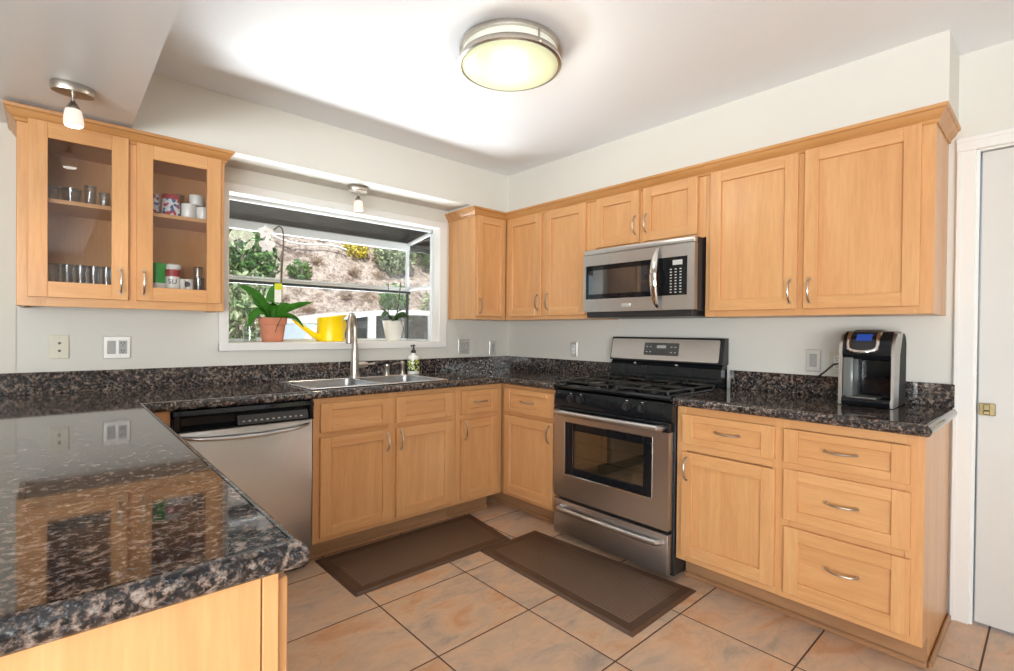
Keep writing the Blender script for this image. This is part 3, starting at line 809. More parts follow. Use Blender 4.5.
# ------------------------------------------------------------------ dishwasher
DX0, DX1 = -2.518, -1.918
r = thing('dishwasher', 'stainless steel dishwasher with a black control panel beside the sink cabinet', 'dishwasher', ((DX0 + DX1) / 2, -.35, 0))
m = MB(); m.box(DX0 + .004, DX1 - .004, -.60, -.05, .02, .866, .003); m.box(DX0 + .01, DX1 - .01, -.57, -.06, 0, .02); m.build('body', 'black', r)
m = MB(); m.box(DX0 + .002, DX1 - .002, -.645, -.601, .115, .775, .006, 0, 2)
dd = m.build('door', 'steel_x', r)
m = MB(); m.box(DX0 + .01, DX1 - .01, -.585, -.565, .01, .11, .002); m.build('kick_plate', 'black', r)
m = MB()
m.prism([(-.60, .868), (-.655, .868), (-.668, .85), (-.655, .838), (-.626, .834), (-.626, .800), (-.662, .782), (-.662, .776), (-.60, .776)], 'x', DX0 + .002, DX1 - .002)
m.box(DX0 + .002, DX0 + .03, -.662, -.60, .776, .868, .004); m.box(DX1 - .02, DX1 - .002, -.662, -.60, .776, .868, .004)
cp = m.build('control_panel', 'black_gloss', r)
m = MB(); m.prism([(-.628, .828), (-.648, .828), (-.668, .786), (-.628, .786)], 'x', DX0 + .25, DX1 - .03); cs = m.build('button_strip', 'black', cp)
for i in range(11):
    x = DX0 + .275 + i * .026; q = MB()
    q.xf(Matrix.Identity(4)); q.box(x - .005, x + .005, -.664, -.655, .797, .803, .0008)
    q.build('button', 'label_grey', cp)
m = MB(); pts = []; rs = []
for i in range(21):
    s = i / 20; x = DX0 + .035 + s * (DX1 - DX0 - .06); q = math.sin(PI * s)
    pts.append((x, -.648 - .040 * min(1, q * 3), .752 - .016 * q)); rs.append(.011 + .006 * q)
m.tube(pts, rs, 12, flat=.7); m.build('handle', 'steel_x', dd)

# ------------------------------------------------------------------ gas range
RY0, RY1 = -1.150, -1.912
r = thing('gas_range', 'stainless steel and black gas range with an oven between the base cabinets', 'range', (-.34, -1.53, 0))
m = MB(); m.box(-.03, -.618, RY0, RY1, .02, .90, .003)
for y in (RY0 - .05, RY1 + .05):
    for x in (-.1, -.56): m.cyl((x, y, 0), (x, y, .021), .018, 12)
m.build('body', 'black', r)
m = MB(); m.box(-.620, -.662, RY0 + .001, RY1 + .010, .032, .232, .006, 0, 2); dw = m.build('drawer', 'steel_y', r)
def bar(parent, z, y0, y1, x, out, rad, mat='steel_y'):
    m = MB(); pts = []
    yy = [y0, y0, y0 - .012, y0 - .05, y0 - .12]; xx = [x, x - out * .45, x - out * .85, x - out * .97, x - out]
    for a, b in zip(yy, xx): pts.append((b, a, z))
    for i in range(1, 6): pts.append((x - out - .004 * math.sin(PI * i / 6), y0 - .12 + (y1 - y0 + .24) * i / 6, z))
    for a, b in zip(yy[::-1], xx[::-1]): pts.append((b, y1 + (y0 - a), z))
    m.tube(pts, rad, 12); return m.build('handle', mat, parent)
bar(dw, .192, RY0 - .055, RY1 + .045, -.660, .044, .0150)
m = MB()
wy0, wy1, wz0, wz1 = -1.232, -1.812, .392, .700
m.box(-.622, -.664, RY0 + .001, wy0, .252, .735); m.box(-.622, -.664, wy1, RY1 + .010, .252, .735)
m.box(-.622, -.664, wy0, wy1, .252, wz0); m.box(-.622, -.664, wy0, wy1, wz1, .735)
od = m.build('oven_door', 'steel_y', r)
m = MB(); m.box(-.622, -.667, RY0 + .001, RY1 + .010, .736, .786, .005); m.build('door_top_trim', 'black_gloss', od)
m = MB()
iy0, iy1, iz0, iz1 = -1.290, -1.758, .438, .655
m.box(-.650, -.661, wy0, iy0, wz0, wz1, .002); m.box(-.650, -.661, iy1, wy1, wz0, wz1, .002); m.box(-.650, -.661, iy0, iy1, wz0, iz0, .002); m.box(-.650, -.661, iy0, iy1, iz1, wz1, .002)
m.build('window_border', 'black_gloss', od)
m = MB(); m.box(-.652, -.656, iy0 + .002, iy1 - .002, iz0 - .002, iz1 + .002); m.build('oven_window', 'oven_glass', od)
m = MB(); m.box(-.622, -.6235, iy0 + .03, iy1 - .03, iz0 - .02, iz1 + .02); m.build('oven_back', 'backing', od)
m = MB(); m.tube([(-.664, wy0, wz0), (-.664, wy1, wz0), (-.664, wy1, wz1), (-.664, wy0, wz1), (-.664, wy0, wz0)], .0026, 6); m.build('window_trim', 'chrome', od)
m = MB()
for z in (.50, .585):
    m.tube([(-.632, iy0, z), (-.632, iy1, z)], .003, 6)
m.build('oven_rack', 'chrome', od)
bar(od, .757, RY0 - .035, RY1 + .045, -.664, .048, .0165)
m = MB(); m.prism([(-.618, .790), (-.666, .790), (-.655, .880), (-.618, .886)], 'y', RY0 + .002, RY1 - .002); cp = m.build('control_panel', 'black_gloss', r)
for y in (-1.272, -1.345, -1.655, -1.748):
    m = MB(); c = Vector((-.6605, y, .838)); d = Vector((-1, 0, .12)).normalized()
    m.tube([c, c + d * .006, c + d * .007, c + d * .022], [.023, .023, .019, .017], 18)
    o = m.build('knob', 'black', cp)
    m = MB(); a = c + d * .022
    m.tube([a + Vector((0, 0, -.016)), a + Vector((0, 0, .016))], [.005, .005], 8); m.build('grip', 'black', o)
    m = MB(); m.box(-.6572, -.660, y - .006, y + .006, .866, .870); m.build('mark', 'label_grey', cp)
m = MB()
m.prism([(-.10, .889), (-.655, .889), (-.672, .896), (-.676, .906), (-.668, .916), (-.64, .919), (-.615, .912), (-.12, .912), (-.10, .918)], 'y', RY0 - .004 + .006, RY1 + .004 - .006)
m.box(-.10, -.66, RY0 + .002, RY0 - .018, .905, .921, .004); m.box(-.10, -.66, RY1 + .018, RY1 - .002, .905, .921, .004)
m.build('cooktop', 'black_gloss', r)
for gy in (-1.345, -1.715):
    for gx in (-.50, -.245):
        m = MB(); m.lathe([(.055, .912), (.055, .918), (.045, .921), (.045, .928), (.03, .930), (0, .930)], gx, gy, 20); m.build('burner', 'iron', r)
        m = MB(); h = .938; t = .0055
        x0, x1, y0, y1 = gx - .118, gx + .118, gy - .155, gy + .155
        fr = [(x0, y0), (x1, y0), (x1, y1), (x0, y1)]
        for i in range(4):
            a, b = fr[i], fr[(i + 1) % 4]; m.tube([(a[0], a[1], h - .006), (b[0], b[1], h - .006)], t, 8)
            m.cyl((a[0], a[1], .912), (a[0], a[1], h - .002), .007, 8)
        for dx, dy in ((1, 0), (-1, 0), (0, 1), (0, -1)):
            ex, ey = gx + dx * .118, gy + dy * .155; ix, iy = gx + dx * .028, gy + dy * .028
            m.tube([(ex, ey, h - .006), (ex - dx * .012, ey - dy * .012, h + .004), (gx + dx * .06, gy + dy * .06, h + .006), (ix, iy, h + .003)], [.006, .006, .0055, .005], 8)
        m.build('grate', 'iron', r)
m = MB(); m.prism([(-.028, .885), (-.112, .905), (-.104, 1.02), (-.075, 1.05), (-.028, 1.05)], 'y', RY0 + .004, RY1 + .012)
m.tube([(-.109, RY0 - .02, .965), (-.109, RY1 + .03, .965)], .003, 6); m.build('backguard_base', 'black_gloss', r)
m = MB(); m.prism([(-.022, 1.045), (-.092, 1.045), (-.098, 1.05), (-.070, 1.19), (-.062, 1.197), (-.022, 1.197)], 'y', RY0 + .014, RY1 + .008)
bg = m.build('backguard', 'black', r)
def slab_on(y0, y1, z0, z1, d0, d1, rad=.012, n=5):
    # rounded panel lying on the sloping face of the backguard
    m = MB(); pts = []
    for cy, cz, a0 in ((y0 - rad, z1 - rad, 0), (y1 + rad, z1 - rad, 90), (y1 + rad, z0 + rad, 180), (y0 - rad, z0 + rad, 270)):
        for i in range(n + 1):
            a = math.radians(a0 + 90 * i / n); pts.append((cy + rad * math.cos(a), cz + rad * math.sin(a)))
    X = lambda z, d: -.098 + (z - 1.05) / .14 * .028 - d
    k = len(pts); vs = [(X(z, d0), y, z) for y, z in pts] + [(X(z, d1), y, z) for y, z in pts]
    return m.add(vs, [tuple(range(k)), tuple(range(k, 2 * k))] + [(i, (i + 1) % k, (i + 1) % k + k, i + k) for i in range(k)])
slab_on(RY0 + .008, RY1 + .032, 1.056, 1.186, 0, .003).build('backguard_face', 'steel_ceiling_lit', bg)
dp = slab_on(-1.392, -1.632, 1.085, 1.163, .003, .0045, .008).build('display_panel', 'screen', bg)
slab_on(-1.482, -1.545, 1.130, 1.148, .0045, .005, .003).build('clock_display', 'label_grey', dp)
for y in (-1.412, -1.438, -1.582, -1.608):
    for z in (1.106, 1.138):
        slab_on(y + .006, y - .006, z - .003, z + .003, .0045, .005, .001, 2).build('button', 'label_grey', dp)
for y in (-1.335, -1.625):
    m = MB(); m.box(-.100, -.106, y - .008, y + .008, 1.026, 1.036, .002); m.build('vent_tab', 'label_grey', r)

# ------------------------------------------------------------------ over-the-range microwave
MY0, MY1, MZ0, MZ1 = -1.170, -1.902, 1.338, 1.733
MX = -.43
r = thing('microwave', 'stainless steel microwave mounted under the short cabinet above the range', 'microwave', (-.2, -1.535, MZ0))
m = MB(); m.box(-.004, -.395, MY0, MY1, MZ0 + .008, MZ1, .003); m.box(-.02, -.415, MY0 - .015, MY1 + .015, 1.316, MZ0 + .012, .003); m.build('body', 'black', r)
m = MB(); m.box(-.396, MX + .004, MY0, MY1, 1.702, MZ1, .006, 0, 2); m.build('vent_grille', 'steel_y', r)
pz0, pz1 = 1.428, 1.634
DYm = -1.715
m = MB()
m.box(-.396, MX, MY0, -1.189, MZ0 + .012, 1.700); m.box(-.396, MX, -1.189, DYm, pz1, 1.700); m.box(-.396, MX, -1.189, DYm, MZ0 + .012, pz0)
dr2 = m.build('door', 'steel_y', r)
m = MB(); m.box(-.40, MX + .0015, -1.190, DYm + .002, pz0, pz1, .001); wd = m.build('door_window', 'black_gloss', dr2)
m = MB(); m.box(MX + .0005, MX + .0012, -1.21, -1.635, pz0 + .03, pz1 - .03); m.build('window_mesh', 'micro_dark', wd)
m = MB(); m.box(-.396, MX, DYm - .0015, -1.862, pz1, 1.700); m.box(-.396, MX, DYm - .0015, -1.862, MZ0 + .012, pz0); m.box(-.396, MX, -1.862, MY1, MZ0 + .012, 1.700)
m.build('side_panel', 'steel_y', r)
m = MB(); m.box(-.40, MX + .001, DYm - .001, -1.862, pz0, pz1, .001); kp = m.build('control_panel', 'black_gloss', r)
m = MB(); m.box(MX + .002, MX + .0, -1.778, -1.834, 1.590, 1.616, .0005); m.build('display', 'label_grey', kp)
for i in range(3):
    for j in range(9):
        m = MB(); y = -1.768 - i * .028; z = 1.568 - j * .0155
        m.box(MX + .002, MX + .0003, y - .0055, y + .0055, z - .0028, z + .0028); m.build('button', 'label_grey', kp)
m = MB(); pts = []; rs = []
for i in range(17):
    s = i / 16; q = math.sin(PI * s)
    pts.append((MX - .003 - .046 * q ** .7, -1.690, 1.366 + s * .322)); rs.append(.009 + .013 * q ** .6)
m.tube(pts, rs, 14, flat=.55); m.build('handle', 'chrome', dr2)
m = MB(); m.box(MX - .003, MX, -1.455, -1.515, 1.374, 1.396, .001); m.build('badge', 'plate_steel', dr2)

# ------------------------------------------------------------------ coffee maker
cw, cd, ch = .200, .26, .325
r = thing('coffee_maker', 'black and silver single-cup coffee maker with a blue screen on the short worktop', 'coffee maker', (-.17, -2.612, CT))
r.rotation_euler = (0, 0, 0)
yc = -2.6135; xf_ = -.290; xb = -.040
def cprof(inset=0, top=ch, fr=0):
    # side outline (x, z), rounded front top
    pts = [(xb, CT + .003), (xf_ + fr, CT + .003), (xf_ + fr, CT + top - .10)]
    for i in range(7):
        a = PI + (-PI / 2) * i / 6
        pts.append((xf_ + fr + .09 + .09 * math.cos(a), CT + top - .09 + .09 * math.sin(a)))
    pts += [(xb - .05, CT + top), (xb - .02, CT + top - .012), (xb, CT + top - .04)]
    return pts
for s, (a, b) in (('', (yc + cw / 2, yc + cw / 2 - .015)), ('', (yc - cw / 2, yc - cw / 2 + .010))):
    m = MB(); pr = cprof(0, ch - .006, .004)
    m.prism([pr[1], pr[2]] + pr[3:10] + [(xf_ + .175, CT + ch - .006), (xf_ + .12, CT + ch - .10), (xf_ + .10, CT + .003)], 'y', a, b); m.build('side_trim', 'silver_plastic', r)
    m = MB(); m.prism([(xb, CT + .003), (xf_ + .1005, CT + .003), (xf_ + .1205, CT + ch - .10), (xf_ + .1755, CT + ch - .0065)] + pr[10:], 'y', a, b); m.build('side_shell', 'rubber', r)
ya, yb = yc + cw / 2 - .0155, yc - cw / 2 + .0105
m = MB(); m.prism([(xb + .001, CT + .003), (xf_ + .13, CT + .003), (xf_ + .13, CT + .22), (xf_ + .10, CT + .22), (xf_ + .10, CT + ch - .02), (xb + .001, CT + ch - .015)], 'y', ya, yb); m.build('body', 'black_gloss', r)
m = MB(); pts = [(xf_ + .135, CT + .205), (xf_ + .015, CT + .205), (xf_ - .002, CT + .225)]
for i in range(7):
    a = PI - PI / 2 * i / 6; pts.append((xf_ + .088 + .09 * math.cos(a), CT + ch - .086 + .09 * math.sin(a)))
pts += [(xf_ + .20, CT + ch + .002)]
m.prism(pts, 'y', ya, yb); hd = m.build('brew_head', 'black_gloss', r)
m = MB(); m.prism([(xf_ + .13, CT + .004), (xf_ - .004, CT + .004), (xf_ - .010, CT + .022), (xf_ - .004, CT + .036), (xf_ + .13, CT + .036)], 'y', ya, yb); dt = m.build('drip_tray', 'black_gloss', r)
m = MB(); m.box(xf_ + .01, xf_ + .12, ya - .015, yb + .05, CT + .036, CT + .040, .001); m.build('tray_plate', 'steel_y', dt)
m = MB(); m.box(xf_ + .004, xf_ + .15, ya - .001, ya - .040, CT + .04, CT + .212, .006, 0, 2); m.build('water_tank', 'tank_grey', r)
m = MB(); m.box(xf_ + .12, xf_ + .131, ya - .042, yb + .002, CT + .045, CT + .2, .004); m.build('back_plate', 'black_gloss', r)
# tilted lid face with screen and chrome handle
m = MB()
c0, c1 = yc + .058, yc - .040; ym = (c0 + c1) / 2
lid = [(xf_ + .002, CT + .232), (xf_ - .012, CT + .240), (xf_ + .0, CT + .275), (xf_ + .045, CT + ch - .002), (xf_ + .10, CT + ch + .010), (xf_ + .2, CT + ch + .006), (xf_ + .2, CT + ch - .02), (xf_ + .05, CT + ch - .05)]
m.prism(lid, 'y', c0, c1); ld = m.build('lid', 'black', hd)
m = MB(); d = Vector((.045, 0, .05)).normalized(); nrm_ = Vector((-d.z, 0, d.x))
o0 = Vector((xf_ + .0, 0, CT + .275)); 
def lidpt(y, s, h): q = o0 + d * s + nrm_ * h; return (q.x, y, q.z)
v8 = [lidpt(y, s, h) for y in (ym + .028, ym - .028) for s in (.014, .052) for h in (-.001, .0015)]
m.add(v8, [(0, 1, 3, 2), (4, 6, 7, 5), (0, 4, 5, 1), (2, 3, 7, 6), (0, 2, 6, 4), (1, 5, 7, 3)]); m.build('screen', 'blue_screen', ld)
m = MB(); pts = [lidpt(c0 + .004, .06, .002), lidpt(c0 + .004, .02, .006)]
for i in range(9):
    a = PI * i / 8; pts.append((xf_ - .004 - .022 * math.sin(a), ym + (c0 - c1 + .008) / 2 * math.cos(a), CT + .268 - .030 * math.sin(a) ** .6))
pts += [lidpt(c1 - .004, .02, .006), lidpt(c1 - .004, .06, .002)]
m.tube(pts, .0085, 10); m.build('lid_handle', 'chrome', ld)
m = MB(); pts = [(xb - .03, yc + cw / 2, CT + .085), (-.045, yc + cw / 2 + .035, CT + .055), (-.05, -2.43, CT + .06), (-.03, -2.385, CT + .045), (-.028, -2.33, CT + .006), (-.034, -2.27, CT + .0045), (-.05, -2.20, CT + .0045)]
pts = [(xb - .01, yc + cw / 2 - .002, 1.09), (-.036, -2.47, 1.087), (-.030, -2.428, 1.078), (-.028, -2.39, 1.038), (-.028, -2.35, 1.002), (-.028, -2.315, .975), (-.028, -2.305, .950), (-.030, -2.315, .930), (-.045, -2.34, .9185), (-.07, -2.37, .9185)]
m.tube(pts, .004, 8); m.build('power_cord', 'rubber', r)

# ------------------------------------------------------------------ plates and outlets on the walls
def plate(label, face, u0, u1, z0, z1, mat, kind, name='wall_outlet', group=None):
    c = fmap(face, 0.0); bx, pt = c
    u0, u1 = sorted((u0, u1)); um = (u0 + u1) / 2; zm = (z0 + z1) / 2
    r = thing(name, label, 'outlet' if name == 'wall_outlet' else 'switch' if name == 'light_switch' else 'wall plate', pt(um, zm, 0))
    base = .0045 if (face == 'W' and um < -3.0) else .0005
    m = MB(); bx(m, u0, u1, z0, z1, base, base + .0055, .002); bx(m, u0 + .003, u1 - .003, z0 + .003, z1 - .003, base + .0045, base + .007, .001); m.build('plate', mat, r)
    def rocker(uc, w=.033, h=.066, mt='white_plastic'):
        m = MB(); bx(m, uc - w / 2, uc + w / 2, zm - h / 2, zm + h / 2, base + .006, base + .0095, .0015); return m.build('rocker' if mt != 'out' else 'receptacle', 'grey_plastic' if mat == 'plate_steel' else mt, r)
    def outl(uc, mt):
        m = MB(); bx(m, uc - .0165, uc + .0165, zm - .033, zm + .033, base + .006, base + .0085, .0015); o = m.build('receptacle', mt, r)
        for s in (-1, 1):
            m = MB(); zc = zm + s * .018
            for q in (-.006, .006): bx(m, uc + q - .0012, uc + q + .0012, zc - .001, zc + .007, base + .008, base + .0092, 0)
            bx(m, uc - .002, uc + .002, zc - .009, zc - .005, base + .008, base + .0092, 0); m.build('slots', 'black', o)
    if kind == 'jacks':
        for s in (-1, 1):
            m = MB(); m.cyl(pt(um, zm + s * .018, base + .006), pt(um, zm + s * .018, base + .009), .006, 12); m.build('jack', 'black', r)
            m = MB(); m.cyl(pt(um, zm + s * .044, base + .006), pt(um, zm + s * .044, base + .0085), .003, 8); m.build('screw', 'nickel', r)
    elif kind == 'switch_outlet': rocker(um - .023); outl(um + .023, 'grey_plastic')
    elif kind == 'two_switch': rocker(um - .023); rocker(um + .023)
    elif kind == 'switch': rocker(um)
    elif kind == 'outlet': outl(um, 'white_plastic')
    return r
plate('ivory wall plate with two black jacks under the glass-door cabinet', 'W', -2.906, -2.836, 1.075, 1.188, 'ivory', 'jacks', 'jack_plate')
plate('double nickel plate with a switch and an outlet under the glass-door cabinet', 'W', -2.711, -2.600, 1.070, 1.184, 'plate_steel', 'switch_outlet')
plate('double nickel switch plate beside the window, above the soap bottle', 'W', -.533, -.424, 1.046, 1.160, 'plate_steel', 'two_switch', 'light_switch')
plate('narrow nickel switch plate near the corner on the window wall', 'W', -.212, -.143, 1.032, 1.144, 'plate_steel', 'switch', 'light_switch')
plate('white outlet on the wall beside the range backguard', 'R', -.703, -.770, 1.042, 1.152, 'plate_steel', 'outlet')
plate('nickel switch plate between the range and the coffee maker', 'R', -2.297, -2.366, 1.036, 1.148, 'plate_steel', 'switch', 'light_switch')
plate('outlet partly hidden behind the coffee maker', 'R', -2.405, -2.470, 1.030, 1.144, 'ivory', 'outlet')

# ------------------------------------------------------------------ lights
lx, ly = -1.447, -1.585
r = thing('ceiling_light', 'round flush ceiling light with two brushed nickel rings and an opal lens', 'ceiling light', (lx, ly, ZC))
m = MB(); m.lathe([(.205, ZC - .001), (.216, ZC - .002), (.218, ZC - .012), (.216, ZC - .020), (.203, ZC - .020)], lx, ly, 56); m.build('mounting_ring', 'nickel', r)
m = MB(); m.lathe([(.200, ZC - .002), (.203, ZC - .062)], lx, ly, 56); m.build('side_diffuser', 'lens_side', r)
m = MB(); m.lathe([(.200, ZC - .054), (.216, ZC - .054), (.220, ZC - .062), (.219, ZC - .076), (.210, ZC - .080), (.203, ZC - .078)], lx, ly, 56); m.build('lower_ring', 'nickel', r)
m = MB(); m.lathe([(.206, ZC - .072), (.204, ZC - .080), (.185, ZC - .089), (.14, ZC - .101), (.07, ZC - .110), (0, ZC - .113)], lx, ly, 56); m.build('lens', 'lens', r, 60)
for k in range(3):
    m = MB(); a = math.radians(20 + 120 * k); m.cyl((lx + .211 * math.cos(a), ly + .211 * math.sin(a), ZC - .018), (lx + .211 * math.cos(a), ly + .211 * math.sin(a), ZC - .056), .004, 8)
    m.cyl((lx + .216 * math.cos(a), ly + .216 * math.sin(a), ZC - .07), (lx + .226 * math.cos(a), ly + .226 * math.sin(a), ZC - .07), .004, 8)
    m.build('post', 'nickel', r)
ld = bpy.data.lights.new('ceiling_bulb', 'POINT'); ld.energy = 6; ld.shadow_soft_size = .12; ld.color = (1, .9, .75)
lo = bpy.data.objects.new('ceiling_bulb', ld); COL.objects.link(lo); lo.location = (lx, ly, ZC - .27)

def spot_lamp(x, y, label, tilt, rz, pw, ZS=ZS):
    r = thing('spot_lamp', label, 'spot lamp', (x, y, ZS), 'small spot lamps under the soffits')
    m = MB(); n = 36; prof = [(.98, ZS), (1.0, ZS - .003), (1.0, ZS - .027), (.96, ZS - .031), (0, ZS - .031)]
    m.lathe([(k * .066, z) for k, z in prof], 0, 0, n, 0, 1.0, .66)
    m.xf(Matrix.Translation((x, y, 0)) @ Matrix.Rotation(rz, 4, 'Z')); m.build('canopy', 'nickel', r)
    m = MB(); m.cyl((x, y, ZS - .02), (x, y, ZS - .062), .0065, 12); m.build('stem', 'nickel', r)
    P0 = Vector((x, y, ZS - .058)); D = Vector((math.sin(tilt) * math.cos(rz + .5), math.sin(tilt) * math.sin(rz + .5), -math.cos(tilt)))
    def cone(prof, nn=24):
        m = MB(); return m.tube([P0 + D * t for t, q in prof], [q for t, q in prof], nn)
    cone([(0, .006), (.008, .011), (.022, .020), (.032, .023)]).build('socket', 'nickel', r)
    s = cone([(.032, .0235), (.045, .027), (.07, .030), (.088, .030), (.092, .027)]).build('glass_shade', 'bulb_glass', r)
    cone([(.0915, .0265), (.094, .024), (.095, .012)]).build('bulb', 'bulb_hot', s)
    d = bpy.data.lights.new('spot_bulb', 'SPOT'); d.energy = pw; d.spot_size = math.radians(120); d.spot_blend = .8; d.shadow_soft_size = .025; d.color = (1, .80, .58)
    o = bpy.data.objects.new('spot_bulb', d); COL.objects.link(o); o.location = P0 + D * .105
    o.rotation_euler = D.to_track_quat('-Z', 'Y').to_euler()
spot_lamp(-2.838, -.67, 'small nickel spot lamp in front of the glass-door cabinet', .03, 0.1, 7, 2.135)
spot_lamp(-1.44, -.135, 'small nickel spot lamp above the window', .05, 0.0, 8, 2.146)

# ------------------------------------------------------------------ floor mats
def floor_mat(label, pts, z=.012):
    r = thing('floor_mat', label, 'floor mat', (sum(p[0] for p in pts) / 4, sum(p[1] for p in pts) / 4, 0), 'brown anti-fatigue mats')
    c = Vector((sum(p[0] for p in pts) / 4, sum(p[1] for p in pts) / 4))
    P = [Vector(p) for p in pts]
    def ins(d):
        out = []
        for i in range(4):
            a, b, e = P[i - 1], P[i], P[(i + 1) % 4]
            u = (a - b).normalized(); v = (e - b).normalized(); out.append(b + (u + v) * d)
        return out
    m = MB(); A, B_, C_ = P, ins(.012), ins(.055)
    vs = [(p.x, p.y, 0.0005) for p in A] + [(p.x, p.y, .004) for p in A] + [(p.x, p.y, z) for p in B_] + [(p.x, p.y, z) for p in C_] + [(p.x, p.y, z - .001) for p in C_]
    fs = [tuple(range(4))]
    for k in range(4): fs += [(k * 4 + i, k * 4 + (i + 1) % 4, k * 4 + 4 + (i + 1) % 4, k * 4 + 4 + i) for i in range(4)]
    m.add(vs, fs); m.build('border', 'mat_edge', r)
    m = MB(); m.add([(p.x, p.y, z - .0009) for p in ins(.054)], [(0, 1, 2, 3)]); m.add([(p.x, p.y, z + .0006) for p in ins(.058)] + [(p.x, p.y, z - .0009) for p in ins(.055)], [(0, 1, 2, 3)] + [(i, (i + 1) % 4, 4 + (i + 1) % 4, 4 + i) for i in range(4)])
    m.build('woven_top', 'mat_weave', r)
floor_mat('brown floor mat lying in front of the sink cabinet', [(-1.868, -.552), (-1.862, -1.026), (-.90, -1.026), (-.83, -.552)])
floor_mat('brown floor mat lying in front of the gas range', [(-1.132, -1.032), (-1.166, -2.04), (-.630, -2.036), (-.702, -1.032)])

# ------------------------------------------------------------------ glassware behind the glass doors
SH0, SH1 = 1.4135, 1.7705
def tumbler(x, y, z, r0, r1, h, label, group=None):
    t = thing('drinking_glass', label, 'glass', (x, y, z), group)
    m = MB(); m.lathe([(0, z + .0005), (r0 * .9, z + .0005), (r0, z + .004), (r1, z + h), (r1 - .0022, z + h), (r0 - .003, z + .010), (0, z + .009)], x, y, 20); m.build('glass_body', 'tumbler', t)
    m = MB(); m.lathe([(r1 - .0028, z + h - .002), (r1 - .0011, z + h + .0012), (r1 + .0006, z + h - .002)], x, y, 20); m.build('rim', 'tumbler', t)
    return t
first = tumbler(-2.892, -.215, SH0, .017, .021, .090, 'clear tumbler in the rows on the lower shelf behind the glass door', 'clear tumblers on the lower shelf')
for i in range(1, 5): copy_tree(first, (-2.892 + .046 * i, -.215, SH0), first['label'])
for i in range(5): copy_tree(first, (-2.87 + .046 * i, -.155, SH0), first['label'])
tumbler(-2.895, -.19, SH1, .020, .024, .075, 'low clear glass on the upper shelf beside the cabinet side')
tumbler(-2.832, -.17, SH1, .028, .037, .078, 'wide clear glass bowl tumbler on the upper shelf')
tumbler(-2.768, -.20, SH1, .019, .023, .098, 'tall clear glass on the upper shelf')
tumbler(-2.716, -.17, SH1, .017, .021, .080, 'short clear glass beside the tall one on the upper shelf')

def mug(x, y, z, r, h, mat, label, handle=None, hmat=None, group=None, cat='mug'):
    t = thing('mug', label, cat, (x, y, z), group)
    m = MB(); m.lathe([(0, z), (r * .9, z), (r, z + .006), (r, z + h), (r - .004, z + h + .001), (r - .005, z + h - .003), (r - .006, z + .012), (0, z + .01)], x, y, 26); m.build('cup', mat, t)
    if handle is not None:
        m = MB(); a = handle; pts = []
        for i in range(9):
            q = -PI / 2 + PI * i / 8; pts.append((x + (r - .002 + .026 * math.cos(q)) * math.cos(a), y + (r - .002 + .026 * math.cos(q)) * math.sin(a), z + h * .5 + h * .34 * math.sin(q)))
        m.tube(pts, .0052, 8); m.build('handle', hmat or mat, t)
    return t
mug(-2.540, -.20, SH1, .033, .105, 'floral', 'patterned blue and red mug against the door stile on the upper shelf', None)
t = mug(-2.462, -.215, SH1, .038, .110, 'floral', 'tall blue and white flowered mug with a red rim on the upper shelf', 1.6)
m = MB(); m.lathe([(.0383, SH1 + .088), (.0386, SH1 + .109), (.0375, SH1 + .1115)], -2.462, -.215, 26); m.build('red_rim', 'red_band', t)
mug(-2.387, -.215, SH1, .033, .078, 'white_ceramic', 'plain white mug beside the flowered mug')
mug(-2.325, -.215, SH1, .031, .072, 'white_ceramic', 'plain white mug at the window end of the upper shelf')
mug(-2.352, -.20, SH1 + .081, .030, .052, 'white_ceramic', 'white cup stacked on top of the plain white mugs')
tumbler(-2.415, -.12, SH1, .020, .026, .14, 'tall clear glass standing behind the plain white mugs')
# lower shelf
t = thing('travel_cup', 'bright green tumbler with a white foot beside the door stile', 'cup', (-2.520, -.235, SH0))
m = MB(); m.lathe([(.030, SH0 + .030), (.036, SH0 + .125), (.033, SH0 + .126), (.030, SH0 + .12), (0, SH0 + .1)], -2.520, -.235, 26); m.build('body', 'green_cup', t)
m = MB(); m.lathe([(0, SH0), (.033, SH0), (.036, SH0 + .006), (.036, SH0 + .029), (.028, SH0 + .031)], -2.520, -.235, 26); m.build('foot', 'white_ceramic', t)
cx, cy, R_ = -2.456, -.225, .034
t = thing('travel_mug', 'white travel mug with a dark red band and a white lid', 'mug', (cx, cy, SH0))
m = MB(); m.lathe([(0, SH0), (.028, SH0), (.029, SH0 + .004), (R_, SH0 + .108), (0, SH0 + .108)], cx, cy, 28); m.build('body', 'white_ceramic', t)
m = MB(); m.lathe([(.0322, SH0 + .066), (.0344, SH0 + .1)], cx, cy, 28); m.build('band', 'red_band', t)
m = MB(); m.lathe([(R_ + .001, SH0 + .106), (R_ + .004, SH0 + .110), (R_ + .003, SH0 + .122), (R_ - .006, SH0 + .128), (0, SH0 + .128)], cx, cy, 28); m.build('lid', 'white_plastic', t)
vs, fs = text_mesh('SU', .034)
m = MB(); a0 = math.atan2(-3.17 - cy, -2.89 - cx)
for k, (x, y, z) in enumerate(vs):
    rr = .0312 + z; a = a0 + x / .0312; vs[k] = (cx + rr * math.cos(a), cy + rr * math.sin(a), SH0 + .040 + y)
m.add(vs, fs); m.build('lettering', 'navy_print', t)
t = mug(-2.398, -.245, SH0, .030, .055, 'white_ceramic', 'low white mug with a dark round mark beside the travel mug', -2.0)
m = MB(); d = Vector((-.49, -2.925, 0)).normalized(); 
m.tube([Vector((-2.398, -.245, SH0 + .030)) + d * .0285, Vector((-2.398, -.245, SH0 + .030)) + d * .0308], .014, 18); m.build('round_mark', 'navy_print', t)
tumbler(-2.345, -.24, SH0, .021, .024, .065, 'small clear glass at the window end of the lower shelf')
tumbler(-2.335, -.16, SH0, .018, .021, .130, 'tall narrow glass behind the small one on the lower shelf')

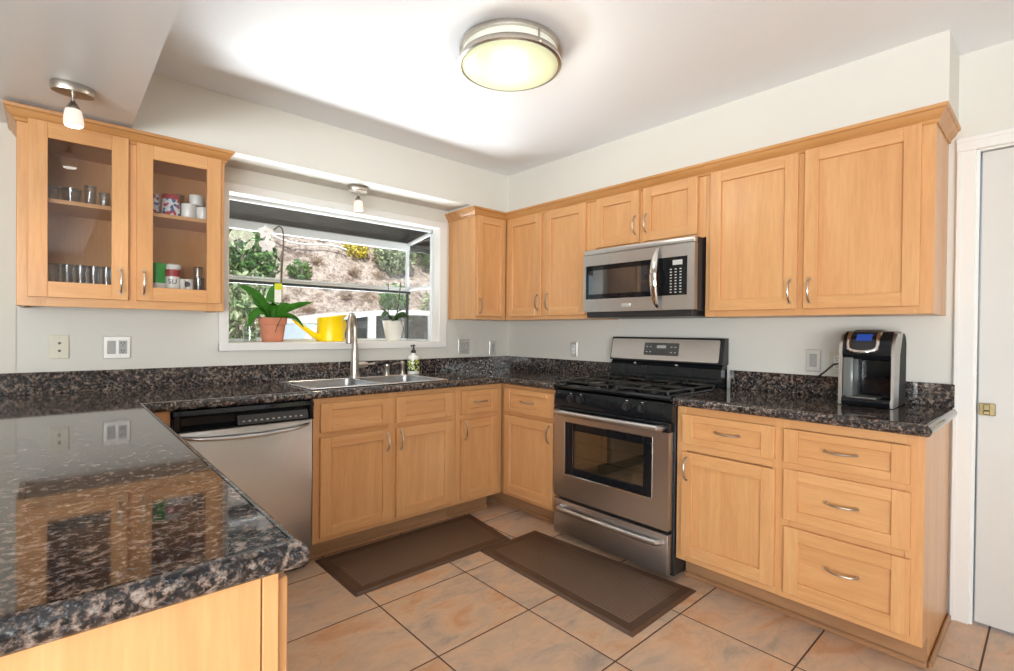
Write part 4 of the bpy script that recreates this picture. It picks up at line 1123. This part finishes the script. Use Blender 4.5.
# ------------------------------------------------------------------ plants and things on the window sill
SILL = WZ0 + .0005
def leaf(m, pts, widths, thick=.0025, fold=.25, mi=0, twist=0.0):
    pts = [Vector(p) for p in pts]; n = len(pts); vs = []; fs = []
    for i, p in enumerate(pts):
        t = (pts[min(i + 1, n - 1)] - pts[max(i - 1, 0)]).normalized()
        s_ = t.cross(Vector((0, 0, 1)))
        s_ = s_.normalized() if s_.length > .05 else Vector((1, 0, 0))
        up = s_.cross(t).normalized(); s_ = (s_ + up * twist).normalized(); up = s_.cross(t).normalized(); w_ = widths[i]
        for k, (a, b) in enumerate(((-1, fold), (-.5, fold * .35), (0, 0), (.5, fold * .35), (1, fold))):
            vs.append(p + s_ * w_ * a + up * w_ * b)
        for a, b in ((1, fold), (.5, fold * .35), (0, 0), (-.5, fold * .35), (-1, fold)):
            vs.append(p + s_ * w_ * a + up * (w_ * b - thick))
    k = 10
    for i in range(n - 1):
        for j in range(k): fs.append((i * k + j, i * k + (j + 1) % k, (i + 1) * k + (j + 1) % k, (i + 1) * k + j))
    fs += [tuple(range(k)), tuple(range((n - 1) * k, n * k))]
    m.add(vs, fs, mi); return m
def bez(p0, p1, p2, n=9):
    p0, p1, p2 = Vector(p0), Vector(p1), Vector(p2)
    return [p0 * (1 - t) ** 2 + p1 * 2 * t * (1 - t) + p2 * t * t for t in [i / (n - 1) for i in range(n)]]
LW = [.3, .62, .85, .97, 1.0, .95, .8, .52, .08]
ox, oy = -1.855, .20
r = thing('potted_orchid', 'orchid with white flowers in a terracotta pot on the window sill', 'potted plant', (ox, oy, SILL))
m = MB(); m.lathe([(0, SILL), (.060, SILL), (.062, SILL + .004), (.076, SILL + .108), (.082, SILL + .110), (.086, SILL + .150), (.080, SILL + .152), (.076, SILL + .13), (0, SILL + .128)], ox, oy, 32)
po = m.build('pot', 'terracotta', r)
m = MB(); m.lathe([(.075, SILL + .132), (.04, SILL + .138), (0, SILL + .14)], ox, oy, 20); m.build('potting_mix', 'bark', po)
T = SILL + .135
for (mid, tip, w_) in (((ox - .07, oy - .02, T + .16), (ox - .205, oy - .05, T + .205), .034), ((ox + .0, oy + .0, T + .14), (ox + .012, oy - .01, T + .235), .036),
                       ((ox + .06, oy - .01, T + .09), (ox + .235, oy - .05, T + .125), .022), ((ox - .10, oy - .05, T + .13), (ox - .165, oy - .07, T - .045), .024),
                       ((ox + .09, oy - .07, T + .07), (ox + .155, oy - .11, T - .04), .026), ((ox + .03, oy - .03, T + .08), (ox + .10, oy - .02, T + .11), .030), ((ox - .04, oy + .03, T + .1), (ox - .11, oy + .06, T + .16), .03)):
    m = MB(); leaf(m, bez((ox + .0, oy, T), mid, tip), [w_ * 1.2 * q for q in LW], twist=1.6 if tip[2] > T + .1 else .7); m.build('leaf', 'leaf', r, 50)
m = MB()
st = bez((ox + .05, oy, T), (ox + .052, oy, T + .32), (ox + .062, oy - .005, T + .50), 8) + bez((ox + .062, oy - .005, T + .52), (ox + .062, oy - .01, T + .615), (ox + .025, oy - .015, T + .600), 7) + bez((ox + .022, oy - .016, T + .598), (ox - .03, oy - .025, T + .56), (ox - .055, oy - .03, T + .44), 7)
m.tube(st, .0045, 8); m.build('flower_stem', 'stem', r)
m = MB(); m.tube([(ox + .047, oy + .006, T), (ox + .052, oy + .006, T + .45)], .0025, 6); m.build('stake', 'stem', r)
m = MB(); m.tube(bez((ox + .03, oy - .08, T + .02), (ox + .0, oy - .1, T - .02), (ox - .012, oy - .09, T - .075), 6), .0025, 6); m.build('air_root', 'leaf_dark', r)
def flower(cx, cy, cz, sc, face=(-.25, -.95, .1)):
    m = MB(); f = Vector(face).normalized(); a = f.cross(Vector((0, 0, 1))).normalized(); b = a.cross(f)
    for k in range(5):
        q = PI / 2 + 2 * PI * k / 5; d = a * math.cos(q) + b * math.sin(q); e = f.cross(d)
        wd = .46 if k in (1, 4) else .30
        c = Vector((cx, cy, cz)); vs = []
        for i in range(6):
            t = i / 5; wv = math.sin(PI * min(1, t * .93 + .07)) ** .7 * wd * sc * .5
            p = c + d * sc * .52 * t - f * (.12 * sc * t * t)
            vs += [p - e * wv + f * .0012, p + f * (.004 * sc * 10), p + e * wv + f * .0012, p - f * .0015]
        fs = []
        for i in range(5):
            for j in range(4): fs.append((i * 4 + j, i * 4 + (j + 1) % 4, i * 4 + 4 + (j + 1) % 4, i * 4 + 4 + j))
        fs += [(0, 1, 2, 3), (20, 21, 22, 23)]
        m.add(vs, fs)
    m.lathe([(0, -.006), (.008, -.004), (.01, .004), (0, .012)], 0, 0, 8)
    n8 = len(m.v) - 8 * 4
    m.v[n8:] = [(cx + f.x * .01 + x, cy + f.y * .01 + y, cz + z) for x, y, z in m.v[n8:]]
    m.build('flower', 'petal', r, 60)
flower(ox - .055, oy - .035, T + .552, .095); flower(ox - .050, oy - .045, T + .468, .10, (-.4, -.9, -.15))
m = MB(); m.box(ox - .005, ox + .037, oy - .05, oy - .0485, T + .115, T + .225, .0004); tg = m.build('care_tag', 'tag_white', r)
m = MB(); m.box(ox - .004, ox + .040, oy - .0515, oy - .0503, T + .195, T + .235, .0004); m.build('tag_top', 'tag_yellow', tg)
# second orchid, out of bloom
qx, qy = -.992, .20
r = thing('potted_orchid', 'leafy orchid without flowers in a white pot behind the faucet', 'potted plant', (qx, qy, SILL))
m = MB(); m.lathe([(0, SILL), (.052, SILL), (.054, SILL + .004), (.080, SILL + .146), (.083, SILL + .150), (.078, SILL + .152), (.074, SILL + .13), (0, SILL + .128)], qx, qy, 32); m.build('pot', 'pot_white', r)
m = MB(); m.lathe([(.073, SILL + .13), (.04, SILL + .14), (0, SILL + .146)], qx, qy, 18); m.build('potting_mix', 'bark', r)
T = SILL + .135
for (mid, tip, w_) in (((qx - .07, qy - .03, T + .13), (qx - .125, qy - .04, T + .02), .022), ((qx + .05, qy - .03, T + .12), (qx + .115, qy - .03, T + .03), .022), ((qx - .06, qy + .02, T + .10), (qx - .10, qy, T + .10), .022),
                       ((qx + .02, qy - .05, T + .09), (qx + .05, qy - .09, T + .03), .02), ((qx - .03, qy - .06, T + .08), (qx - .06, qy - .1, T + .01), .02), ((qx + .05, qy + .03, T + .1), (qx + .09, qy + .04, T + .1), .02)):
    m = MB(); leaf(m, bez((qx, qy, T), mid, tip), [w_ * q for q in LW], twist=.8); m.build('leaf', 'leaf_dark', r, 50)
for dx, tx, h in ((-.045, -.05, .30), (.02, .055, .315)):
    m = MB(); m.tube([(qx + dx, qy, T), (qx + dx + (tx - dx) * .5, qy - .005, T + h * .5), (qx + tx, qy - .01, T + h)], .0032, 6)
    m.tube([(qx + dx + .006, qy + .004, T), (qx + tx * 1.02 + .004, qy - .006, T + h * .97)], .0022, 6); m.build('bare_stem', 'stem', r)
m = MB(); m.tube(bez((qx + .0, qy - .08, T + .05), (qx + .03, qy - .1, T - .03), (qx + .035, qy - .085, T - .06), 6), .002, 6); m.build('air_root', 'leaf_dark', r)
# watering can
kx, ky = -1.462, .23
r = thing('watering_can', 'yellow watering can with a long spout standing on the window sill', 'watering can', (kx, ky, SILL))
m = MB(); m.lathe([(0, SILL), (.092, SILL), (.095, SILL + .004), (.090, SILL + .158), (.092, SILL + .162), (.088, SILL + .163), (.086, SILL + .155), (.089, SILL + .01), (0, SILL + .008)], kx, ky, 36); m.build('body', 'yellow', r)
m = MB(); k = 12; vs = []
for i in range(k + 1):
    a = -PI * .55 + PI * 1.1 * i / k; h = SILL + .163
    vs += [(kx + .089 * math.cos(a), ky + .089 * math.sin(a), h - .004), (kx + .096 * math.cos(a) + .02 * max(0, math.cos(a)), ky + .096 * math.sin(a), h + .020 * max(0, math.cos(a)) + .006), (kx + .094 * math.cos(a) + .02 * max(0, math.cos(a)), ky + .094 * math.sin(a), h + .020 * max(0, math.cos(a)) + .006), (kx + .087 * math.cos(a), ky + .087 * math.sin(a), h - .004)]
m.add(vs, [(i * 4 + j, i * 4 + (j + 1) % 4, i * 4 + 4 + (j + 1) % 4, i * 4 + 4 + j) for i in range(k) for j in range(4)] + [(0, 1, 2, 3), tuple(range(k * 4, k * 4 + 4))]); m.build('collar', 'yellow', r)
m = MB(); m.tube([(kx - .075, ky - .02, SILL + .022), (kx - .135, ky - .035, SILL + .045), (kx - .20, ky - .05, SILL + .088), (kx - .275, ky - .065, SILL + .142)], [.024, .019, .0145, .012], 14); m.build('spout', 'yellow', r)
m = MB(); m.tube(bez((kx + .088, ky + .02, SILL + .155), (kx + .15, ky + .05, SILL + .14), (kx + .092, ky + .02, SILL + .03), 9), .007, 8, flat=1.6); m.build('handle', 'yellow', r)
# jar
jx, jy = -1.962, .30
r = thing('glass_jar', 'clear glass jar on the sill behind the terracotta pot', 'jar', (jx, jy, SILL))
m = MB(); m.lathe([(0, SILL), (.036, SILL), (.040, SILL + .006), (.040, SILL + .10), (.030, SILL + .115), (.030, SILL + .135), (.028, SILL + .135), (.028, SILL + .115), (.037, SILL + .099), (.037, SILL + .01), (0, SILL + .008)], jx, jy, 22); m.build('jar_body', 'jar', r)
m = MB(); m.lathe([(.0305, SILL + .118), (.0325, SILL + .12), (.0325, SILL + .128), (.0305, SILL + .13)], jx, jy, 22); m.build('rim', 'jar', r)

# ------------------------------------------------------------------ the yard and hillside outside
struct('yard', MB().box(-9, 14, .12, 4.7, -.35, -.30), 'yard')
random.seed(4)
def hz(x, y): return -.3 + max(0, y - 4.5) * 1.15 + .12 * math.sin(x * 1.3 + y * .7) * min(1, max(0, y - 4.5)) + .07 * math.sin(x * 3.1 - y * 2.2) * min(1, max(0, y - 4.5))
m = MB(); NX, NY = 90, 50; vs = []
for j in range(NY + 1):
    for i in range(NX + 1):
        x = -9 + 25 * i / NX; y = 4.5 + 9 * j / NY
        vs.append((x, y, hz(x, y) + (random.uniform(-.06, .06) if j else -.03)))
fs = [(j * (NX + 1) + i, j * (NX + 1) + i + 1, (j + 1) * (NX + 1) + i + 1, (j + 1) * (NX + 1) + i) for j in range(NY) for i in range(NX)]
m.add(vs, fs); o = m.build('hill', 'hill', None, 60, False); o['kind'] = 'structure'
def bush(name, label, cx, cy, rx, rz, n, size, mat, cat='shrub', group=None, cz=None, stem_mat='fol_dry', slim=.42):
    z0 = hz(cx, cy) - .05
    zc = (z0 + rz) if cz is None else cz
    t = thing(name, label, cat, (cx, cy, z0), group)
    m = MB()
    for _ in range(n):
        while True:
            p = Vector((random.uniform(-1, 1), random.uniform(-1, 1), random.uniform(-1, 1)))
            if .25 < p.length < 1: break
        p = Vector((cx + p.x * rx, cy + p.y * rx * .8, zc + p.z * rz))
        a = Vector((random.gauss(0, 1), random.gauss(0, 1), random.gauss(0, 1))).normalized()
        b = a.cross(Vector((random.gauss(0, 1), random.gauss(0, 1), random.gauss(0, 1)))).normalized()
        s_ = size * random.uniform(.6, 1.3); w_ = s_ * slim; c = a.cross(b) * w_ * .3
        m.add([p - a * s_, p - b * w_ + c, p + a * s_, p + b * w_ + c], [(0, 1, 2), (0, 2, 3)])
    m.build('foliage', mat, t, 30, False)
    m = MB()
    for k in range(5):
        q = 2 * PI * k / 5; m.tube([(cx, cy, z0), (cx + rx * .3 * math.cos(q), cy + rx * .3 * math.sin(q), zc), (cx + rx * .6 * math.cos(q), cy + rx * .5 * math.sin(q), zc + rz * .5)], [.03 * rx + .01, .02 * rx + .006, .006], 6)
    m.build('stem', stem_mat, t)
    return t
bush('shrub', 'large dark green shrub on the slope behind the orchid flowers', -.62, 6.35, .74, .72, 2000, .075, 'fol_green', cz=2.4)
bush('shrub', 'pale leafy shrub low behind the terracotta pot', -.84, 4.85, .5, .62, 1100, .065, 'fol_pale', cz=1.5)
bush('shrub', 'small green plant on the slope above the rail, beside the orchid stem', 0.64, 6.75, .24, .22, 300, .055, 'fol_green')
bush('shrub', 'yellow flowering bush high on the dry slope', 1.98, 7.1, .30, .28, 600, .05, 'fol_yellow')
bush('shrub', 'green shrub on the slope behind the white orchid pot', 2.78, 6.85, .50, .50, 1300, .06, 'fol_pale')
bush('shrub', 'tall green shrub seen through the side pane of the bay window', 4.05, 7.1, .78, .85, 2200, .07, 'fol_green')
bush('shrub', 'low green shrub beside the parked car, behind the white pot stems', 2.35, 6.1, .34, .30, 500, .055, 'fol_green')
bush('shrub', 'pale shrub low behind the side pane of the bay window', 3.3, 5.75, .5, .50, 900, .065, 'fol_pale')
wp = [(.1, 7.15), (1.42, 6.35), (1.05, 6.95), (1.35, 7.4), (.2, 6.4), (1.05, 6.5), (1.75, 6.75), (1.9, 6.35), (1.2, 5.95), (.6, 6.15), (1.65, 5.8), (2.35, 6.75), (.0, 5.7), (2.45, 7.6), (1.5, 7.75), (.9, 7.8)]
for k, (x, y) in enumerate(wp):
    bush('dry_weed', 'tuft of dry brown weeds on the hillside', x, y, random.uniform(.13, .17), random.uniform(.08, .14), 150, .075, 'fol_dry', 'weed', 'dry weeds on the hillside', cz=hz(x, y) + .07, slim=.09)
t = thing('pipe', 'thin pale pipe lying slantwise across the dry slope', 'pipe', (.8, 7.2, hz(.8, 7.2)))
pp = []
for i in range(11):
    x = -.05 + .175 * i; y = 7.55 - .045 * i; pp.append((x, y - .12, hz(x, y) + .08))
m = MB(); m.tube(pp, .018, 8); m.build('pipe_run', 'trim', t)
m = MB()
for i in (1, 5, 9): m.tube([Vector(pp[i]) - Vector((.03, 0, 0)), Vector(pp[i]) + Vector((.03, 0, 0))], .026, 8)
m.build('coupling', 'trim', t)
# parked car
t = thing('car', 'white car parked outside, its roof and dark windows seen above the sill', 'car', (.95, 3.3, -.3))
CX, CYa, CYb = .95, 2.62, 4.25
m = MB()
m.prism([(-1.35, -.02), (3.1, -.02), (3.18, .3), (3.1, .55), (2.3, .68), (-1.2, .70), (-1.42, .5), (-1.45, .25)], 'y', CYa, CYb)
m.xf(Matrix.Translation((0, 0, .0)))
m.build('body', 'car_paint', t)
m = MB()
roof = [(-.62, 1.30), (-.30, 1.41), (.1, 1.47), (.7, 1.50), (1.2, 1.49), (1.7, 1.42), (1.7, 1.36), (1.2, 1.425), (.7, 1.435), (.1, 1.405), (-.28, 1.345), (-.55, 1.24)]
m.prism(roof, 'y', CYa + .05, CYb - .05); m.build('roof', 'car_paint', t)
m = MB()
for y in (CYa + .03, CYb - .09):
    for q in (((-1.1, .69), (-.62, 1.28), (-.55, 1.28), (-1.0, .69)), ((.02, .69), (.04, 1.42), (.14, 1.42), (.14, .69)), ((.95, .69), (.93, 1.45), (1.03, 1.45), (1.05, .69)), ((2.25, .66), (1.66, 1.40), (1.72, 1.40), (2.4, .66))):
        m.prism(list(q), 'y', y, y + .06)
m.build('pillars', 'car_paint', t)
m = MB(); m.prism([(-.55, .69), (-.30, 1.35), (.05, 1.41), (.02, .69)], 'y', CYa + .06, CYa + .07); m.prism([(.14, .69), (.14, 1.42), (.93, 1.43), (.95, .69)], 'y', CYa + .06, CYa + .07); m.prism([(1.05, .69), (1.03, 1.43), (1.66, 1.39), (2.25, .68)], 'y', CYa + .06, CYa + .07)
m.build('side_window', 'car_glass', t)
m = MB(); m.prism([(-1.08, .69), (-.62, 1.29), (-.60, 1.27), (-1.05, .68)], 'y', CYa + .08, CYb - .1); m.prism([(-1.0, .69), (-.62, 1.24), (-.35, 1.34), (-.6, .69)], 'y', CYa + .06, CYa + .07); m.build('windscreen', 'car_glass_pale', t)
for x in (-.7, 2.3):
    for y in (CYa + .02, CYb - .2):
        m = MB(); m.cyl((x, y, .02), (x, y + .18, .02), .32, 28); wl = m.build('wheel', 'rubber', t)
        m = MB(); m.cyl((x, y - .005, .02), (x, y + .1, .02), .19, 20); m.build('hub_cap', 'silver_plastic', wl)
